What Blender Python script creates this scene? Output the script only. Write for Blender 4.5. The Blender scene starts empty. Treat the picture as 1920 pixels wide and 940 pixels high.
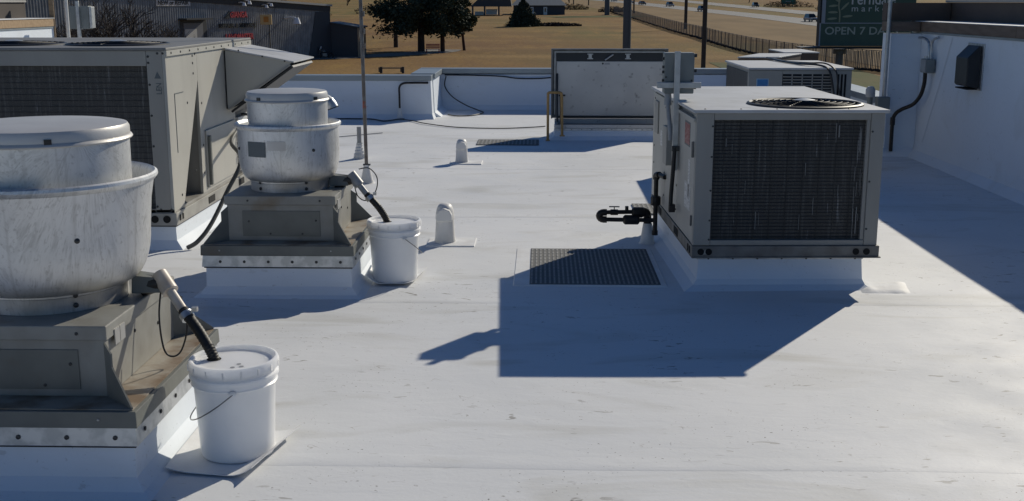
import bpy, bmesh, math, random
from mathutils import Vector, Matrix
random.seed(7)
R = math.radians
SC = bpy.context.scene
C = SC.collection
# ---------------------------------------------------------------- camera, sky, sun, exposure
cam = bpy.data.objects.new('camera', bpy.data.cameras.new('camera')); C.objects.link(cam)
cam.data.sensor_width = 36.0; cam.data.lens = 40.31; cam.data.clip_start = .05; cam.data.clip_end = 5000
cam.location = (0, 0, 1.6); cam.rotation_euler = (R(90 - 12.2), 0, R(1.432))
SC.camera = cam
SUN_EL, SUN_AZ = 28.7, 33.2          # azimuth measured from +Y towards +X
w = bpy.data.worlds.new('World'); SC.world = w; w.use_nodes = True
nt = w.node_tree; bg = nt.nodes['Background']
sky = nt.nodes.new('ShaderNodeTexSky'); sky.sky_type = 'NISHITA'; sky.sun_disc = False
sky.sun_elevation = R(SUN_EL); sky.sun_rotation = R(SUN_AZ)
sky.air_density = 1.0; sky.dust_density = 0.0; sky.ozone_density = 9.0
nt.links.new(sky.outputs[0], bg.inputs[0]); bg.inputs[1].default_value = 0.066
sl = bpy.data.lights.new('sun', 'SUN'); sl.energy = 4.4; sl.angle = R(.5); sl.color = (1, .92, .765)
sun = bpy.data.objects.new('sun', sl); C.objects.link(sun)
dsun = Vector((math.sin(R(SUN_AZ))*math.cos(R(SUN_EL)), math.cos(R(SUN_AZ))*math.cos(R(SUN_EL)), math.sin(R(SUN_EL))))
sun.rotation_euler = dsun.to_track_quat('Z', 'Y').to_euler(); sun.location = (8, 12, 12)
SC.view_settings.view_transform = 'Standard'; SC.view_settings.look = 'None'
SC.view_settings.exposure = -0.2; SC.view_settings.gamma = 1.0

# ---------------------------------------------------------------- materials
MATS = {}
def mat(name, col, rough=.6, metal=0., col2=None, scale=6., stretch=(1, 1, 1), lo=.4, hi=.7, bump=0., bscale=60., detail=5., spec=.5, coat=0.,
        col3=None, scale3=1.5, lo3=.55, hi3=.7, stretch3=(1, 1, 1), distort=0., trans=0.):
    m = bpy.data.materials.new(name); m.use_nodes = True; MATS[name] = m
    n = m.node_tree; L = n.links; b = n.nodes['Principled BSDF']
    b.inputs['Roughness'].default_value = rough; b.inputs['Metallic'].default_value = metal
    b.inputs['Specular IOR Level'].default_value = spec
    b.inputs['Base Color'].default_value = (*col, 1)
    tc = n.nodes.new('ShaderNodeTexCoord')
    def noise(sc, st, dt, dis=0.):
        mp = n.nodes.new('ShaderNodeMapping'); mp.inputs['Scale'].default_value = st
        L.new(tc.outputs['Object'], mp.inputs[0])
        t = n.nodes.new('ShaderNodeTexNoise'); t.inputs['Scale'].default_value = sc; t.inputs['Detail'].default_value = dt
        t.inputs['Distortion'].default_value = dis
        L.new(mp.outputs[0], t.inputs['Vector']); return t
    def layer(prev, c, sc, st, l, h, dis=0.):
        t = noise(sc, st, detail, dis)
        rp = n.nodes.new('ShaderNodeMapRange'); rp.inputs[1].default_value = l; rp.inputs[2].default_value = h
        L.new(t.outputs[0], rp.inputs[0])
        mx = n.nodes.new('ShaderNodeMix'); mx.data_type = 'RGBA'
        L.new(rp.outputs[0], mx.inputs[0])
        if prev is None: mx.inputs[6].default_value = (*col, 1)
        else: L.new(prev, mx.inputs[6])
        mx.inputs[7].default_value = (*c, 1)
        return mx.outputs[2]
    out = None
    if col2: out = layer(None, col2, scale, stretch, lo, hi, distort)
    if col3: out = layer(out, col3, scale3, stretch3, lo3, hi3)
    if out is not None: L.new(out, b.inputs['Base Color'])
    if bump:
        t = noise(bscale, (1, 1, 1), 4)
        bp = n.nodes.new('ShaderNodeBump'); bp.inputs['Strength'].default_value = bump; bp.inputs['Distance'].default_value = .01
        L.new(t.outputs[0], bp.inputs['Height']); L.new(bp.outputs[0], b.inputs['Normal'])
    if coat: b.inputs['Coat Weight'].default_value = coat
    if trans: b.inputs['Transmission Weight'].default_value = trans
    return m

def membrane(name, dirt=1.0, base=(.735, .748, .765)):
    m = bpy.data.materials.new(name); m.use_nodes = True; MATS[name] = m
    n = m.node_tree; L = n.links; b = n.nodes['Principled BSDF']; tc = n.nodes.new('ShaderNodeTexCoord')
    def noise(sc, dt, st=(1, 1, 1), dis=0.):
        mp = n.nodes.new('ShaderNodeMapping'); mp.inputs['Scale'].default_value = st; L.new(tc.outputs['Object'], mp.inputs[0])
        t = n.nodes.new('ShaderNodeTexNoise'); t.inputs['Scale'].default_value = sc; t.inputs['Detail'].default_value = dt
        t.inputs['Distortion'].default_value = dis; L.new(mp.outputs[0], t.inputs['Vector']); return t.outputs[0]
    def rng(x, a, c, lo=0., hi=1.):
        r = n.nodes.new('ShaderNodeMapRange'); r.inputs[1].default_value = a; r.inputs[2].default_value = c
        r.inputs[3].default_value = lo; r.inputs[4].default_value = hi; L.new(x, r.inputs[0]); return r.outputs[0]
    def mul(a, c):
        k = n.nodes.new('ShaderNodeMath'); k.operation = 'MULTIPLY'; L.new(a, k.inputs[0])
        if isinstance(c, float): k.inputs[1].default_value = c
        else: L.new(c, k.inputs[1])
        return k.outputs[0]
    def mixc(f, a, c):
        x = n.nodes.new('ShaderNodeMix'); x.data_type = 'RGBA'; L.new(f, x.inputs[0])
        if isinstance(a, tuple): x.inputs[6].default_value = (*a, 1)
        else: L.new(a, x.inputs[6])
        x.inputs[7].default_value = (*c, 1); return x.outputs[2]
    c = mixc(rng(noise(.7, 6, (1, 1, 1), .6), .35, .75, 0, .55 * dirt), base, (.615, .635, .655))
    c = mixc(rng(noise(2.3, 8, (.35, 1, 1), 1.2), .54, .74, 0, .48 * dirt), c, (.49, .485, .45))
    # small scuffs and specks, in patches
    patch = rng(noise(1.1, 3), .46, .62)
    c = mixc(mul(mul(rng(noise(26, 3, (.45, 1, 1), .8), .655, .70), patch), .75 * dirt), c, (.30, .29, .27))
    c = mixc(mul(mul(rng(noise(75, 2), .70, .74), rng(noise(2.1, 2), .45, .6)), .8 * dirt), c, (.16, .15, .14))
    # thin dragged scuff lines
    ln = noise(3.2, 2, (.6, 1.5, 1), 2.2)
    band = n.nodes.new('ShaderNodeMath'); band.operation = 'SUBTRACT'; L.new(ln, band.inputs[0]); band.inputs[1].default_value = .5
    ab = n.nodes.new('ShaderNodeMath'); ab.operation = 'ABSOLUTE'; L.new(band.outputs[0], ab.inputs[0])
    line = mul(mul(rng(ab.outputs[0], .0035, .001), rng(noise(9, 3), .54, .66)), .5 * dirt)
    c = mixc(line, c, (.36, .34, .31))
    L.new(c, b.inputs['Base Color'])
    b.inputs['Roughness'].default_value = .5
    L.new(rng(noise(3, 5), .3, .7, .55, .7), b.inputs['Roughness'])
    b.inputs['Specular IOR Level'].default_value = .22
    bp = n.nodes.new('ShaderNodeBump'); bp.inputs['Strength'].default_value = .16; bp.inputs['Distance'].default_value = .012
    L.new(noise(9, 6, (.6, 1.3, 1), .8), bp.inputs['Height'])
    bp2 = n.nodes.new('ShaderNodeBump'); bp2.inputs['Strength'].default_value = .12; bp2.inputs['Distance'].default_value = .004
    L.new(noise(70, 4), bp2.inputs['Height']); L.new(bp.outputs[0], bp2.inputs['Normal'])
    L.new(bp2.outputs[0], b.inputs['Normal'])
    return m

membrane('membrane', 1.35); membrane('membrane_wall', .4, (.735, .79, .855))
mat('patch', (.77, .78, .79), .62, spec=.2, col2=(.69, .69, .685), scale=9, bump=.15, bscale=30)
mat('boot', (.72, .72, .71), .5, col2=(.58, .58, .56), scale=7, bump=.08, bscale=40)
def spun(name):
    """weathered spun aluminium: fine rain streaks that fan out from points round the bowl"""
    m = bpy.data.materials.new(name); m.use_nodes = True; MATS[name] = m
    n = m.node_tree; L = n.links; b = n.nodes['Principled BSDF']; b.inputs['Metallic'].default_value = .7; b.inputs['Roughness'].default_value = .46
    tc = n.nodes.new('ShaderNodeTexCoord'); sp = n.nodes.new('ShaderNodeSeparateXYZ'); L.new(tc.outputs['Object'], sp.inputs[0])
    def M(op, a, c=None):
        k = n.nodes.new('ShaderNodeMath'); k.operation = op
        for i_, x in enumerate((a, c)):
            if x is None: continue
            if isinstance(x, (int, float)): k.inputs[i_].default_value = x
            else: L.new(x, k.inputs[i_])
        return k.outputs[0]
    def N(vec, sc, dt, dis=0.):
        t = n.nodes.new('ShaderNodeTexNoise'); t.inputs['Scale'].default_value = sc; t.inputs['Detail'].default_value = dt; t.inputs['Distortion'].default_value = dis
        L.new(vec, t.inputs['Vector']); return t.outputs[0]
    def V(x, y, z=0.):
        k = n.nodes.new('ShaderNodeCombineXYZ')
        for i_, q in enumerate((x, y, z)):
            if isinstance(q, (int, float)): k.inputs[i_].default_value = q
            else: L.new(q, k.inputs[i_])
        return k.outputs[0]
    def rng(x, a, c, lo, hi):
        r = n.nodes.new('ShaderNodeMapRange'); r.inputs[1].default_value = a; r.inputs[2].default_value = c; r.inputs[3].default_value = lo; r.inputs[4].default_value = hi
        L.new(x, r.inputs[0]); return r.outputs[0]
    def mix(f, a, c):
        x = n.nodes.new('ShaderNodeMix'); x.data_type = 'RGBA'; L.new(f, x.inputs[0])
        if isinstance(a, tuple): x.inputs[6].default_value = (*a, 1)
        else: L.new(a, x.inputs[6])
        x.inputs[7].default_value = (*c, 1); return x.outputs[2]
    ang = M('ARCTAN2', sp.outputs[1], sp.outputs[0])
    warp = M('MULTIPLY', M('SUBTRACT', N(tc.outputs['Object'], 9, 3), .5), .07)
    f = M('SUBTRACT', M('FRACT', M('ADD', M('MULTIPLY', ang, .7), 40.05)), .5)
    fz = M('SUBTRACT', M('ADD', sp.outputs[2], warp), .62)
    th = M('ARCTAN2', fz, M('MULTIPLY', f, .8)); rad = M('SQRT', M('ADD', M('MULTIPLY', f, f), M('MULTIPLY', fz, fz)))
    st = N(V(M('MULTIPLY', th, 5.), M('MULTIPLY', rad, 1.6), M('FLOOR', M('MULTIPLY', ang, .7))), 3.0, 8, .1)
    fine = N(V(M('MULTIPLY', th, 16.), M('MULTIPLY', rad, 9.), 0.), 3.0, 7, .1)
    brk = N(tc.outputs['Object'], 13, 4)
    blot = N(tc.outputs['Object'], 4, 5)
    c = mix(rng(blot, .35, .7, 0, .5), (.72, .725, .72), (.60, .60, .59))
    c = mix(M('MULTIPLY', rng(st, .50, .66, 0, .55), rng(brk, .40, .60, .1, 1)), c, (.40, .40, .39))
    c = mix(M('MULTIPLY', rng(fine, .52, .64, 0, .5), rng(brk, .38, .58, .15, 1)), c, (.40, .395, .38))
    drip = N(V(M('MULTIPLY', ang, 16.), M('MULTIPLY', sp.outputs[2], 1.2), 3.), 1.0, 5)
    c = mix(rng(drip, .55, .75, 0, .45), c, (.40, .39, .37))
    low = M('MULTIPLY', rng(sp.outputs[2], .13, .05, 0, 1), rng(blot, .40, .6, .15, .75))
    c = mix(low, c, (.33, .31, .28))
    c = mix(rng(N(tc.outputs['Object'], 60, 3), .60, .72, 0, .4), c, (.30, .29, .28))
    L.new(c, b.inputs['Base Color'])
    bp = n.nodes.new('ShaderNodeBump'); bp.inputs['Strength'].default_value = .06; bp.inputs['Distance'].default_value = .006
    L.new(fine, bp.inputs['Height']); L.new(bp.outputs[0], b.inputs['Normal'])
spun('aluminium')
mat('spun_cap', (.58, .565, .54), .42, .25, col2=(.50, .485, .46), scale=4, bump=.05)
mat('galvanised', (.52, .54, .56), .38, .8, col2=(.38, .40, .42), scale=16, lo=.45, hi=.6, bump=.1, bscale=14)
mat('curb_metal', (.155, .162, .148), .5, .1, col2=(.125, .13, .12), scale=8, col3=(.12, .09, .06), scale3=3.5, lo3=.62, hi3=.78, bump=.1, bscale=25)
mat('curb_lit', (.27, .27, .25), .5, .1, col2=(.215, .21, .19), scale=8, col3=(.19, .14, .09), scale3=4, lo3=.6, hi3=.76, bump=.1, bscale=25)  # lighter copy of curb_metal, its sunlit tone put into the colour
mat('tray', (.36, .33, .28), .6, .3, col2=(.20, .14, .09), scale=7, lo=.42, hi=.62, bump=.12, bscale=40)
mat('beige_paint', (.42, .41, .37), .5, .0, col2=(.37, .36, .325), scale=5, stretch=(1, 1, .3), lo=.45, hi=.75, bump=.06, bscale=6)
mat('grey_paint', (.315, .305, .275), .5, 0, col2=(.275, .265, .24), scale=5, stretch=(1, 1, .3), bump=.06, bscale=6)
mat('unit_top', (.52, .525, .53), .5, .0, col2=(.43, .43, .42), scale=3.5, lo=.42, hi=.7, col3=(.33, .32, .30), scale3=8, lo3=.6, hi3=.78, bump=.08, bscale=5)
mat('grazing_top', (.21, .21, .205), .6, 0, col2=(.17, .17, .165), scale=3, bump=.08, bscale=5)  # greyer than unit_top: dimness at the grazing angle put into the colour
mat('rail_metal', (.19, .19, .18), .55, .3, col2=(.12, .11, .10), scale=9, col3=(.2, .13, .08), scale3=6, lo3=.62, hi3=.75, bump=.1, bscale=30)
mat('rail_light', (.34, .335, .31), .55, .2, col2=(.25, .24, .22), scale=7, bump=.1, bscale=30)
mat('coil', (.056, .054, .050), .65, .05, col2=(.090, .088, .083), scale=30, stretch=(2.2, 2.2, .12), lo=.5, hi=.68,
    col3=(.22, .22, .22), scale3=34, stretch3=(1.5, 1.5, .09), lo3=.665, hi3=.72, bump=.2, bscale=120, detail=3)
mat('wire', (.02, .021, .022), .5, .2); mat('lint', (.22, .22, .21), .8); mat('brown_dark', (.035, .025, .02), .7, col2=(.05, .036, .028), scale=3); mat('hose_grey', (.06, .062, .058), .55)
mat('black', (.012, .012, .013), .45, col2=(.02, .02, .02), scale=20)
mat('black_rubber', (.012, .012, .012), .55, bump=.1, bscale=80)
mat('black_pipe', (.016, .015, .015), .5, .3, col2=(.035, .028, .024), scale=25, bump=.2, bscale=60)
mat('hole', (.006, .006, .006), .9)
mat('screw', (.06, .06, .06), .45, .6)
mat('screw_light', (.45, .45, .44), .4, .7)
mat('pvc', (.62, .56, .49), .4, col2=(.48, .40, .32), scale=14)
mat('pvc_grey', (.33, .34, .35), .45, col2=(.26, .26, .26), scale=14)
bm_ = mat('bucket', (.90, .91, .915), .36, spec=.45, col2=(.86, .87, .875), scale=8, bump=.02)
bb_ = bm_.node_tree.nodes['Principled BSDF']; bb_.inputs['Subsurface Weight'].default_value = .6; bb_.inputs['Subsurface Radius'].default_value = (1, 1, 1); bb_.inputs['Subsurface Scale'].default_value = .06
mat('bucket_wire', (.2, .2, .2), .35, .9)
mat('pad', (.095, .098, .10), .75, col2=(.125, .125, .12), scale=22, bump=.2, bscale=50)
mat('pad_dark', (.27, .27, .265), .7, col2=(.21, .21, .205), scale=25, bump=.2, bscale=60)
mat('cap_metal', (.30, .34, .36), .42, .35, col2=(.25, .28, .30), scale=6, stretch=(.3, 1, 1))
mat('hatch_alu', (.56, .55, .53), .45, .35, col2=(.48, .47, .455), scale=3, lo=.4, hi=.7, col3=(.28, .27, .26), scale3=14, lo3=.62, hi3=.74, bump=.08, bscale=9)
mat('hatch_frame', (.16, .16, .16), .5, .5, col2=(.24, .24, .24), scale=9)
mat('dark_band', (.03, .034, .037), .6)
mat('tan_steel', (.46, .28, .10), .5, .1, col2=(.36, .22, .08), scale=14, bump=.1, bscale=50)
mat('strut', (.50, .51, .51), .42, .6, col2=(.40, .41, .41), scale=20)
mat('elec_box', (.21, .23, .225), .5, .1, col2=(.17, .185, .18), scale=6)
mat('label_white', (.62, .62, .60), .5, col2=(.45, .45, .44), scale=40, stretch=(.3, .3, 3), lo=.5, hi=.55)
mat('label_red', (.28, .055, .05), .5, col2=(.42, .20, .19), scale=60, lo=.52, hi=.58)
mat('label_blue', (.03, .17, .40), .45, col2=(.04, .21, .46), scale=20)
mat('label_pale', (.30, .45, .58), .5)
mat('label_mark', (.10, .12, .13), .5)
mat('wood', (.36, .25, .145), .7, col2=(.27, .175, .095), scale=4, stretch=(1, 6, 6), lo=.4, hi=.7, bump=.1, bscale=30)
mat('wood_grey', (.17, .125, .095), .7, col2=(.12, .085, .06), scale=4, stretch=(1, 1, 6), bump=.1)
mat('brown_panel', (.10, .070, .052), .7, col2=(.075, .052, .04), scale=3, bump=.15, bscale=80)
mat('pole_steel', (.20, .20, .20), .5, .6, col2=(.12, .09, .075), scale=10, col3=(.28, .06, .04), scale3=5, lo3=.58, hi3=.62)
mat('hood_black', (.016, .017, .019), .5, col2=(.024, .025, .027), scale=8)
mat('concrete', (.30, .29, .27), .8, col2=(.24, .23, .21), scale=3, bump=.2)
mat('ribbed_steel', (.26, .275, .295), .5, .2, col2=(.165, .178, .195), scale=1.2)
mat('ribbed_dark', (.045, .05, .06), .6, .1)
mat('roof_trim', (.36, .35, .33), .5, .2)
mat('dark_trim', (.035, .037, .042), .6)
mat('door_grey', (.16, .165, .18), .6)
mat('door_pale', (.55, .54, .50), .6)
mat('letter_red', (.42, .03, .045), .5); mat('letter_dark', (.012, .013, .016), .5)
mat('banner', (.62, .60, .57), .6); mat('sign_yellow', (.66, .48, .22), .6); mat('sign_orange', (.58, .24, .04), .6)
mat('lamp_white', (.75, .76, .78), .35)
mat('bark', (.040, .028, .022), .9, col2=(.075, .055, .042), scale=9, stretch=(1, 1, .2), bump=.5, bscale=12)
mat('bark_red', (.10, .045, .028), .9, col2=(.06, .03, .02), scale=9, stretch=(1, 1, .2))
mat('twig', (.045, .036, .034), .9, col2=(.085, .07, .062), scale=2)
mat('pine_leaf', (.040, .056, .030), .8, col2=(.060, .074, .040), scale=.9, spec=.2)
mat('pine_leaf_dark', (.036, .052, .034), .8, col2=(.060, .074, .048), scale=1.2, spec=.2)
mat('brush_leaf', (.17, .135, .095), .9, col2=(.21, .15, .09), scale=.5, spec=.1)
mat('house_wall', (.045, .050, .058), .7); mat('house_roof', (.135, .165, .19), .7, col2=(.11, .135, .155), scale=2)
mat('white_paint', (.68, .67, .64), .6); mat('tan_paint', (.36, .27, .18), .7)
mat('asphalt', (.17, .165, .16), .85, col2=(.14, .135, .13), scale=.3, bump=.1)
mat('road_paint', (.6, .6, .57), .7)
mat('steel_pole', (.085, .09, .10), .5, .3); mat('wood_pole', (.050, .040, .034), .85, col2=(.075, .06, .05), scale=5)
mat('fence_slat', (.16, .145, .125), .7, col2=(.11, .095, .08), scale=1.0); mat('fence_post', (.11, .085, .075), .7)
mat('sign_green', (.036, .085, .066), .5, col2=(.042, .095, .075), scale=2); mat('sign_letter', (.38, .42, .38), .6); mat('sign_letter_pale', (.58, .60, .60), .6)
mat('sign_leaf', (.26, .30, .22), .6); mat('sign_frame', (.30, .34, .40), .5, .2); mat('sign_dark', (.012, .013, .015), .6)  # sign cabinet and catwalk are near-black
mat('hwy_green', (.02, .16, .11), .5)
mat('glass_dark', (.012, .014, .017), .08, spec=.6)
mat('tyre', (.012, .012, .012), .8); mat('rim', (.4, .4, .4), .35, .8); mat('lamp_lens', (.6, .58, .5), .2); mat('lamp_red', (.35, .02, .02), .3)
for n_, c_ in dict(car_silver=(.30, .31, .33), car_black=(.015, .015, .017), car_white=(.66, .66, .66), car_blue=(.03, .045, .09), car_grey=(.10, .105, .11)).items():
    mat(n_, c_, .3, .3, coat=.6)

def ground_mat():
    m = bpy.data.materials.new('dry_grass'); m.use_nodes = True; MATS['dry_grass'] = m
    n = m.node_tree; L = n.links; b = n.nodes['Principled BSDF']; b.inputs['Roughness'].default_value = .95
    b.inputs['Specular IOR Level'].default_value = .1
    g = n.nodes.new('ShaderNodeNewGeometry')
    def noise(sc, dt, st=(1, 1, 1)):
        mp = n.nodes.new('ShaderNodeMapping'); mp.inputs['Scale'].default_value = st; L.new(g.outputs['Position'], mp.inputs[0])
        t = n.nodes.new('ShaderNodeTexNoise'); t.inputs['Scale'].default_value = sc; t.inputs['Detail'].default_value = dt
        L.new(mp.outputs[0], t.inputs['Vector']); return t.outputs[0]
    def mixc(x, a, c, l, h):
        r = n.nodes.new('ShaderNodeMapRange'); r.inputs[1].default_value = l; r.inputs[2].default_value = h; L.new(x, r.inputs[0])
        k = n.nodes.new('ShaderNodeMix'); k.data_type = 'RGBA'; L.new(r.outputs[0], k.inputs[0])
        if isinstance(a, tuple): k.inputs[6].default_value = (*a, 1)
        else: L.new(a, k.inputs[6])
        k.inputs[7].default_value = (*c, 1); return k.outputs[2]
    c = mixc(noise(.05, 6, (.5, .25, 1)), (.22, .128, .046), (.165, .088, .036), .4, .66)
    c = mixc(noise(.02, 5, (1, .35, 1)), c, (.155, .125, .038), .46, .62)
    c = mixc(noise(.06, 5, (.3, 1.2, 1)), c, (.275, .175, .066), .48, .68)
    c = mixc(noise(.35, 6, (1, .25, 1)), c, (.27, .165, .052), .5, .74)
    c = mixc(noise(2.5, 4), c, (.10, .062, .03), .52, .75)
    L.new(c, b.inputs['Base Color'])
    bp = n.nodes.new('ShaderNodeBump'); bp.inputs['Strength'].default_value = .6; bp.inputs['Distance'].default_value = .2
    L.new(noise(2.0, 6), bp.inputs['Height']); L.new(bp.outputs[0], b.inputs['Normal'])
ground_mat()
mat('verge', (.23, .155, .075), .95, col2=(.17, .115, .055), scale=.15, stretch=(1, .3, 1), spec=.1)
mat('green_grass', (.085, .095, .032), .95, col2=(.12, .105, .04), scale=.4, col3=(.06, .075, .025), scale3=2.5, spec=.1, bump=.3, bscale=3)
mat('gravel_path', (.16, .15, .14), .9, col2=(.13, .12, .11), scale=.5)

# ---------------------------------------------------------------- mesh builder
class MB:
    def __init__(s): s.v = []; s.f = []; s.sm = []
    def add(s, vs, fs, smooth=False):
        o = len(s.v); s.v += [tuple(p) for p in vs]
        for f in fs: s.f.append(tuple(i + o for i in f)); s.sm.append(smooth)
        return s
    def box(s, x0, x1, y0, y1, z0, z1):
        vs = [(x, y, z) for z in (z0, z1) for y in (y0, y1) for x in (x0, x1)]
        return s.add(vs, [(0, 2, 3, 1), (4, 5, 7, 6), (0, 1, 5, 4), (2, 6, 7, 3), (0, 4, 6, 2), (1, 3, 7, 5)])
    def hexa(s, p):   # 4 bottom, 4 top points (same winding, counter-clockwise from above)
        return s.add(p, [(3, 2, 1, 0), (4, 5, 6, 7), (0, 1, 5, 4), (1, 2, 6, 5), (2, 3, 7, 6), (3, 0, 4, 7)])
    def prism(s, poly, d):   # polygon of 3-D points swept by vector d
        n = len(poly); d = Vector(d); a = [Vector(p) for p in poly]; b = [p + d for p in a]
        nr = (a[1] - a[0]).cross(a[2] - a[0]); fl = nr.dot(d) > 0
        # robust newell normal
        nn = Vector((0, 0, 0))
        for i in range(n):
            nn += (a[i] - a[0]).cross(a[(i + 1) % n] - a[0])
        fl = nn.dot(d) > 0
        f0 = tuple(range(n)); f1 = tuple(range(n, 2*n))
        fs = [f0[::-1] if fl else f0, f1 if fl else f1[::-1]]
        for i in range(n):
            j = (i + 1) % n
            q = (i, j, n + j, n + i); fs.append(q if fl else q[::-1])
        return s.add(a + b, fs)
    def lathe(s, prof, c=(0, 0, 0), seg=48, close0=True, close1=True, ax='z', sx=1., sy=1.):
        n = len(prof); vs = []
        for r, z in prof:
            for k in range(seg):
                a = 2*math.pi*k/seg; x, y = r*math.cos(a)*sx, r*math.sin(a)*sy
                p = (x, y, z) if ax == 'z' else ((z, x, y) if ax == 'x' else (y, z, x))
                vs.append((c[0]+p[0], c[1]+p[1], c[2]+p[2]))
        fs = []
        for i in range(n-1):
            for k in range(seg):
                k2 = (k+1) % seg; fs.append((i*seg+k, i*seg+k2, (i+1)*seg+k2, (i+1)*seg+k))
        if close0: fs.append(tuple(range(seg))[::-1])
        if close1: fs.append(tuple((n-1)*seg+k for k in range(seg)))
        return s.add(vs, fs, True)
    def tube(s, pts, r, seg=10, cap=True):
        P = [Vector(p) for p in pts]; n = len(P); rs = r if isinstance(r, (list, tuple)) else [r]*n
        t0 = (P[1]-P[0]).normalized(); up = Vector((0, 0, 1)) if abs(t0.z) < .9 else Vector((1, 0, 0))
        u = t0.cross(up).normalized(); vs = []; pt = t0
        for i in range(n):
            t = (P[min(i+1, n-1)] - P[max(i-1, 0)]).normalized()
            q = pt.rotation_difference(t); u = (q @ u); u = (u - t*u.dot(t)).normalized(); pt = t
            w_ = t.cross(u)
            for k in range(seg):
                a = 2*math.pi*k/seg; vs.append(P[i] + (u*math.cos(a) + w_*math.sin(a))*rs[i])
        fs = []
        for i in range(n-1):
            for k in range(seg):
                k2 = (k+1) % seg; fs.append((i*seg+k, i*seg+k2, (i+1)*seg+k2, (i+1)*seg+k))
        if cap: fs.append(tuple(range(seg))[::-1]); fs.append(tuple((n-1)*seg+k for k in range(seg)))
        return s.add(vs, fs, True)
    def loft(s, rings, cap=True, smooth=False):
        n = len(rings[0]); vs = [p for r in rings for p in r]; fs = []
        for i in range(len(rings)-1):
            for k in range(n):
                k2 = (k+1) % n; fs.append((i*n+k, i*n+k2, (i+1)*n+k2, (i+1)*n+k))
        if cap: fs.append(tuple(range(n))[::-1]); fs.append(tuple((len(rings)-1)*n+k for k in range(n)))
        return s.add(vs, fs, smooth)
    def mesh(s, name):
        me = bpy.data.meshes.new(name); me.from_pydata(s.v, [], s.f)
        me.polygons.foreach_set('use_smooth', s.sm)
        if any(s.sm): me.set_sharp_from_angle(angle=R(38))
        me.update(); return me

def smooth_path(pts, k=8):
    P = [Vector(p) for p in pts]; out = []
    for i in range(len(P)-1):
        a, b, c, d = P[max(i-1, 0)], P[i], P[i+1], P[min(i+2, len(P)-1)]
        for j in range(k):
            t = j/k
            out.append(.5*((2*b) + (c-a)*t + (2*a-5*b+4*c-d)*t*t + (3*b-a-3*c+d)*t**3))
    out.append(P[-1]); return out

ORG = {}
def bevel(o, wd, seg=2):
    m = o.modifiers.new('bevel', 'BEVEL'); m.width = wd; m.segments = seg; m.limit_method = 'ANGLE'; m.angle_limit = R(40)
    return o
def tag(o, label, cat, group=None):
    o['label'] = label; o['category'] = cat
    if group: o['group'] = group
    return o
def thing(name, label, cat, loc=(0, 0, 0), rz=0, group=None):
    o = bpy.data.objects.new(name, None); C.objects.link(o); o.location = loc; o.rotation_euler = (0, 0, rz)
    o.empty_display_size = .1
    ORG[o.name] = Vector(loc); return tag(o, label, cat, group)
def part(name, mb, m, parent=None, world=True, bev=0., kind=None, label=None):
    """mesh object; with world=True the builder's points are world points and the root Empty has no rotation"""
    off = Vector((0, 0, 0))
    if parent is not None and world: off = ORG[parent.name]
    if off.length > 0: mb.v = [(p[0]-off.x, p[1]-off.y, p[2]-off.z) for p in mb.v]
    o = bpy.data.objects.new(name, mb.mesh(name)); C.objects.link(o)
    o.data.materials.append(MATS[m])
    if parent is not None: o.parent = parent; ORG[o.name] = off
    else: ORG[o.name] = Vector((0, 0, 0))
    if bev: bevel(o, bev)
    if kind: o['kind'] = kind
    if label: o['label'] = label
    return o
def solo(name, mb, m, label, cat, loc, group=None, bev=0.):
    """a thing that is one mesh, its origin at its base"""
    mb.v = [(p[0]-loc[0], p[1]-loc[1], p[2]-loc[2]) for p in mb.v]
    o = bpy.data.objects.new(name, mb.mesh(name)); C.objects.link(o); o.location = loc
    o.data.materials.append(MATS[m]); ORG[o.name] = Vector(loc)
    if bev: bevel(o, bev)
    return tag(o, label, cat, group)
def structure(name, mb, m):
    o = part(name, mb, m); o['kind'] = 'structure'; return o
SCREW = {}
def screws(parent, pts, axis, r=.008, m='screw', world=True, h=.004, name='screw'):
    """small domed screw heads sharing one mesh"""
    key = (axis, r, m, h)
    if key not in SCREW:
        sgn = -1 if axis[0] == '-' else 1; a = axis[-1]
        b = MB().lathe([(r, 0), (r*.95, sgn*h*.6), (r*.5, sgn*h), (r*.12, sgn*h)], seg=8, ax=a)
        if sgn < 0: b.f = [f[::-1] for f in b.f]
        me = b.mesh('screw'); me.materials.append(MATS[m]); SCREW[key] = me
    off = ORG[parent.name] if world else Vector((0, 0, 0))
    for p in pts:
        o = bpy.data.objects.new(name, SCREW[key]); C.objects.link(o); o.parent = parent; o.location = Vector(p) - off
def piece(parent, me, loc, name):
    o = bpy.data.objects.new(name, me); C.objects.link(o); o.parent = parent; o.location = loc; return o
def text(name, body, m, parent, origin, xdir, zdir, height, width, depth=.01, bold=0.):
    cu = bpy.data.curves.new(name, 'FONT'); cu.body = body; cu.extrude = .02; cu.offset = bold
    t = bpy.data.objects.new(name, cu); C.objects.link(t)
    me = bpy.data.meshes.new_from_object(t.evaluated_get(bpy.context.evaluated_depsgraph_get()))
    bpy.data.objects.remove(t); bpy.data.curves.remove(cu)
    xs = [v.co.x for v in me.vertices]; ys = [v.co.y for v in me.vertices]
    sx = width/(max(xs)-min(xs)); sy = height/(max(ys)-min(ys)); x0, y0 = min(xs), min(ys)
    X, Z = Vector(xdir).normalized(), Vector(zdir).normalized(); N = X.cross(Z); off = ORG[parent.name]
    for v in me.vertices:
        q = Vector(origin) + X*(v.co.x-x0)*sx + Z*(v.co.y-y0)*sy + N*(v.co.z/.02)*depth - off
        v.co = q
    me.materials.clear(); me.materials.append(MATS[m])
    o = bpy.data.objects.new(name, me); C.objects.link(o); o.parent = parent; ORG[o.name] = off; return o
def sq(cx, cy, h, z, h2=None):
    h2 = h2 or h
    return [(cx-h, cy-h2, z), (cx+h, cy-h2, z), (cx+h, cy+h2, z), (cx-h, cy+h2, z)]
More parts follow.
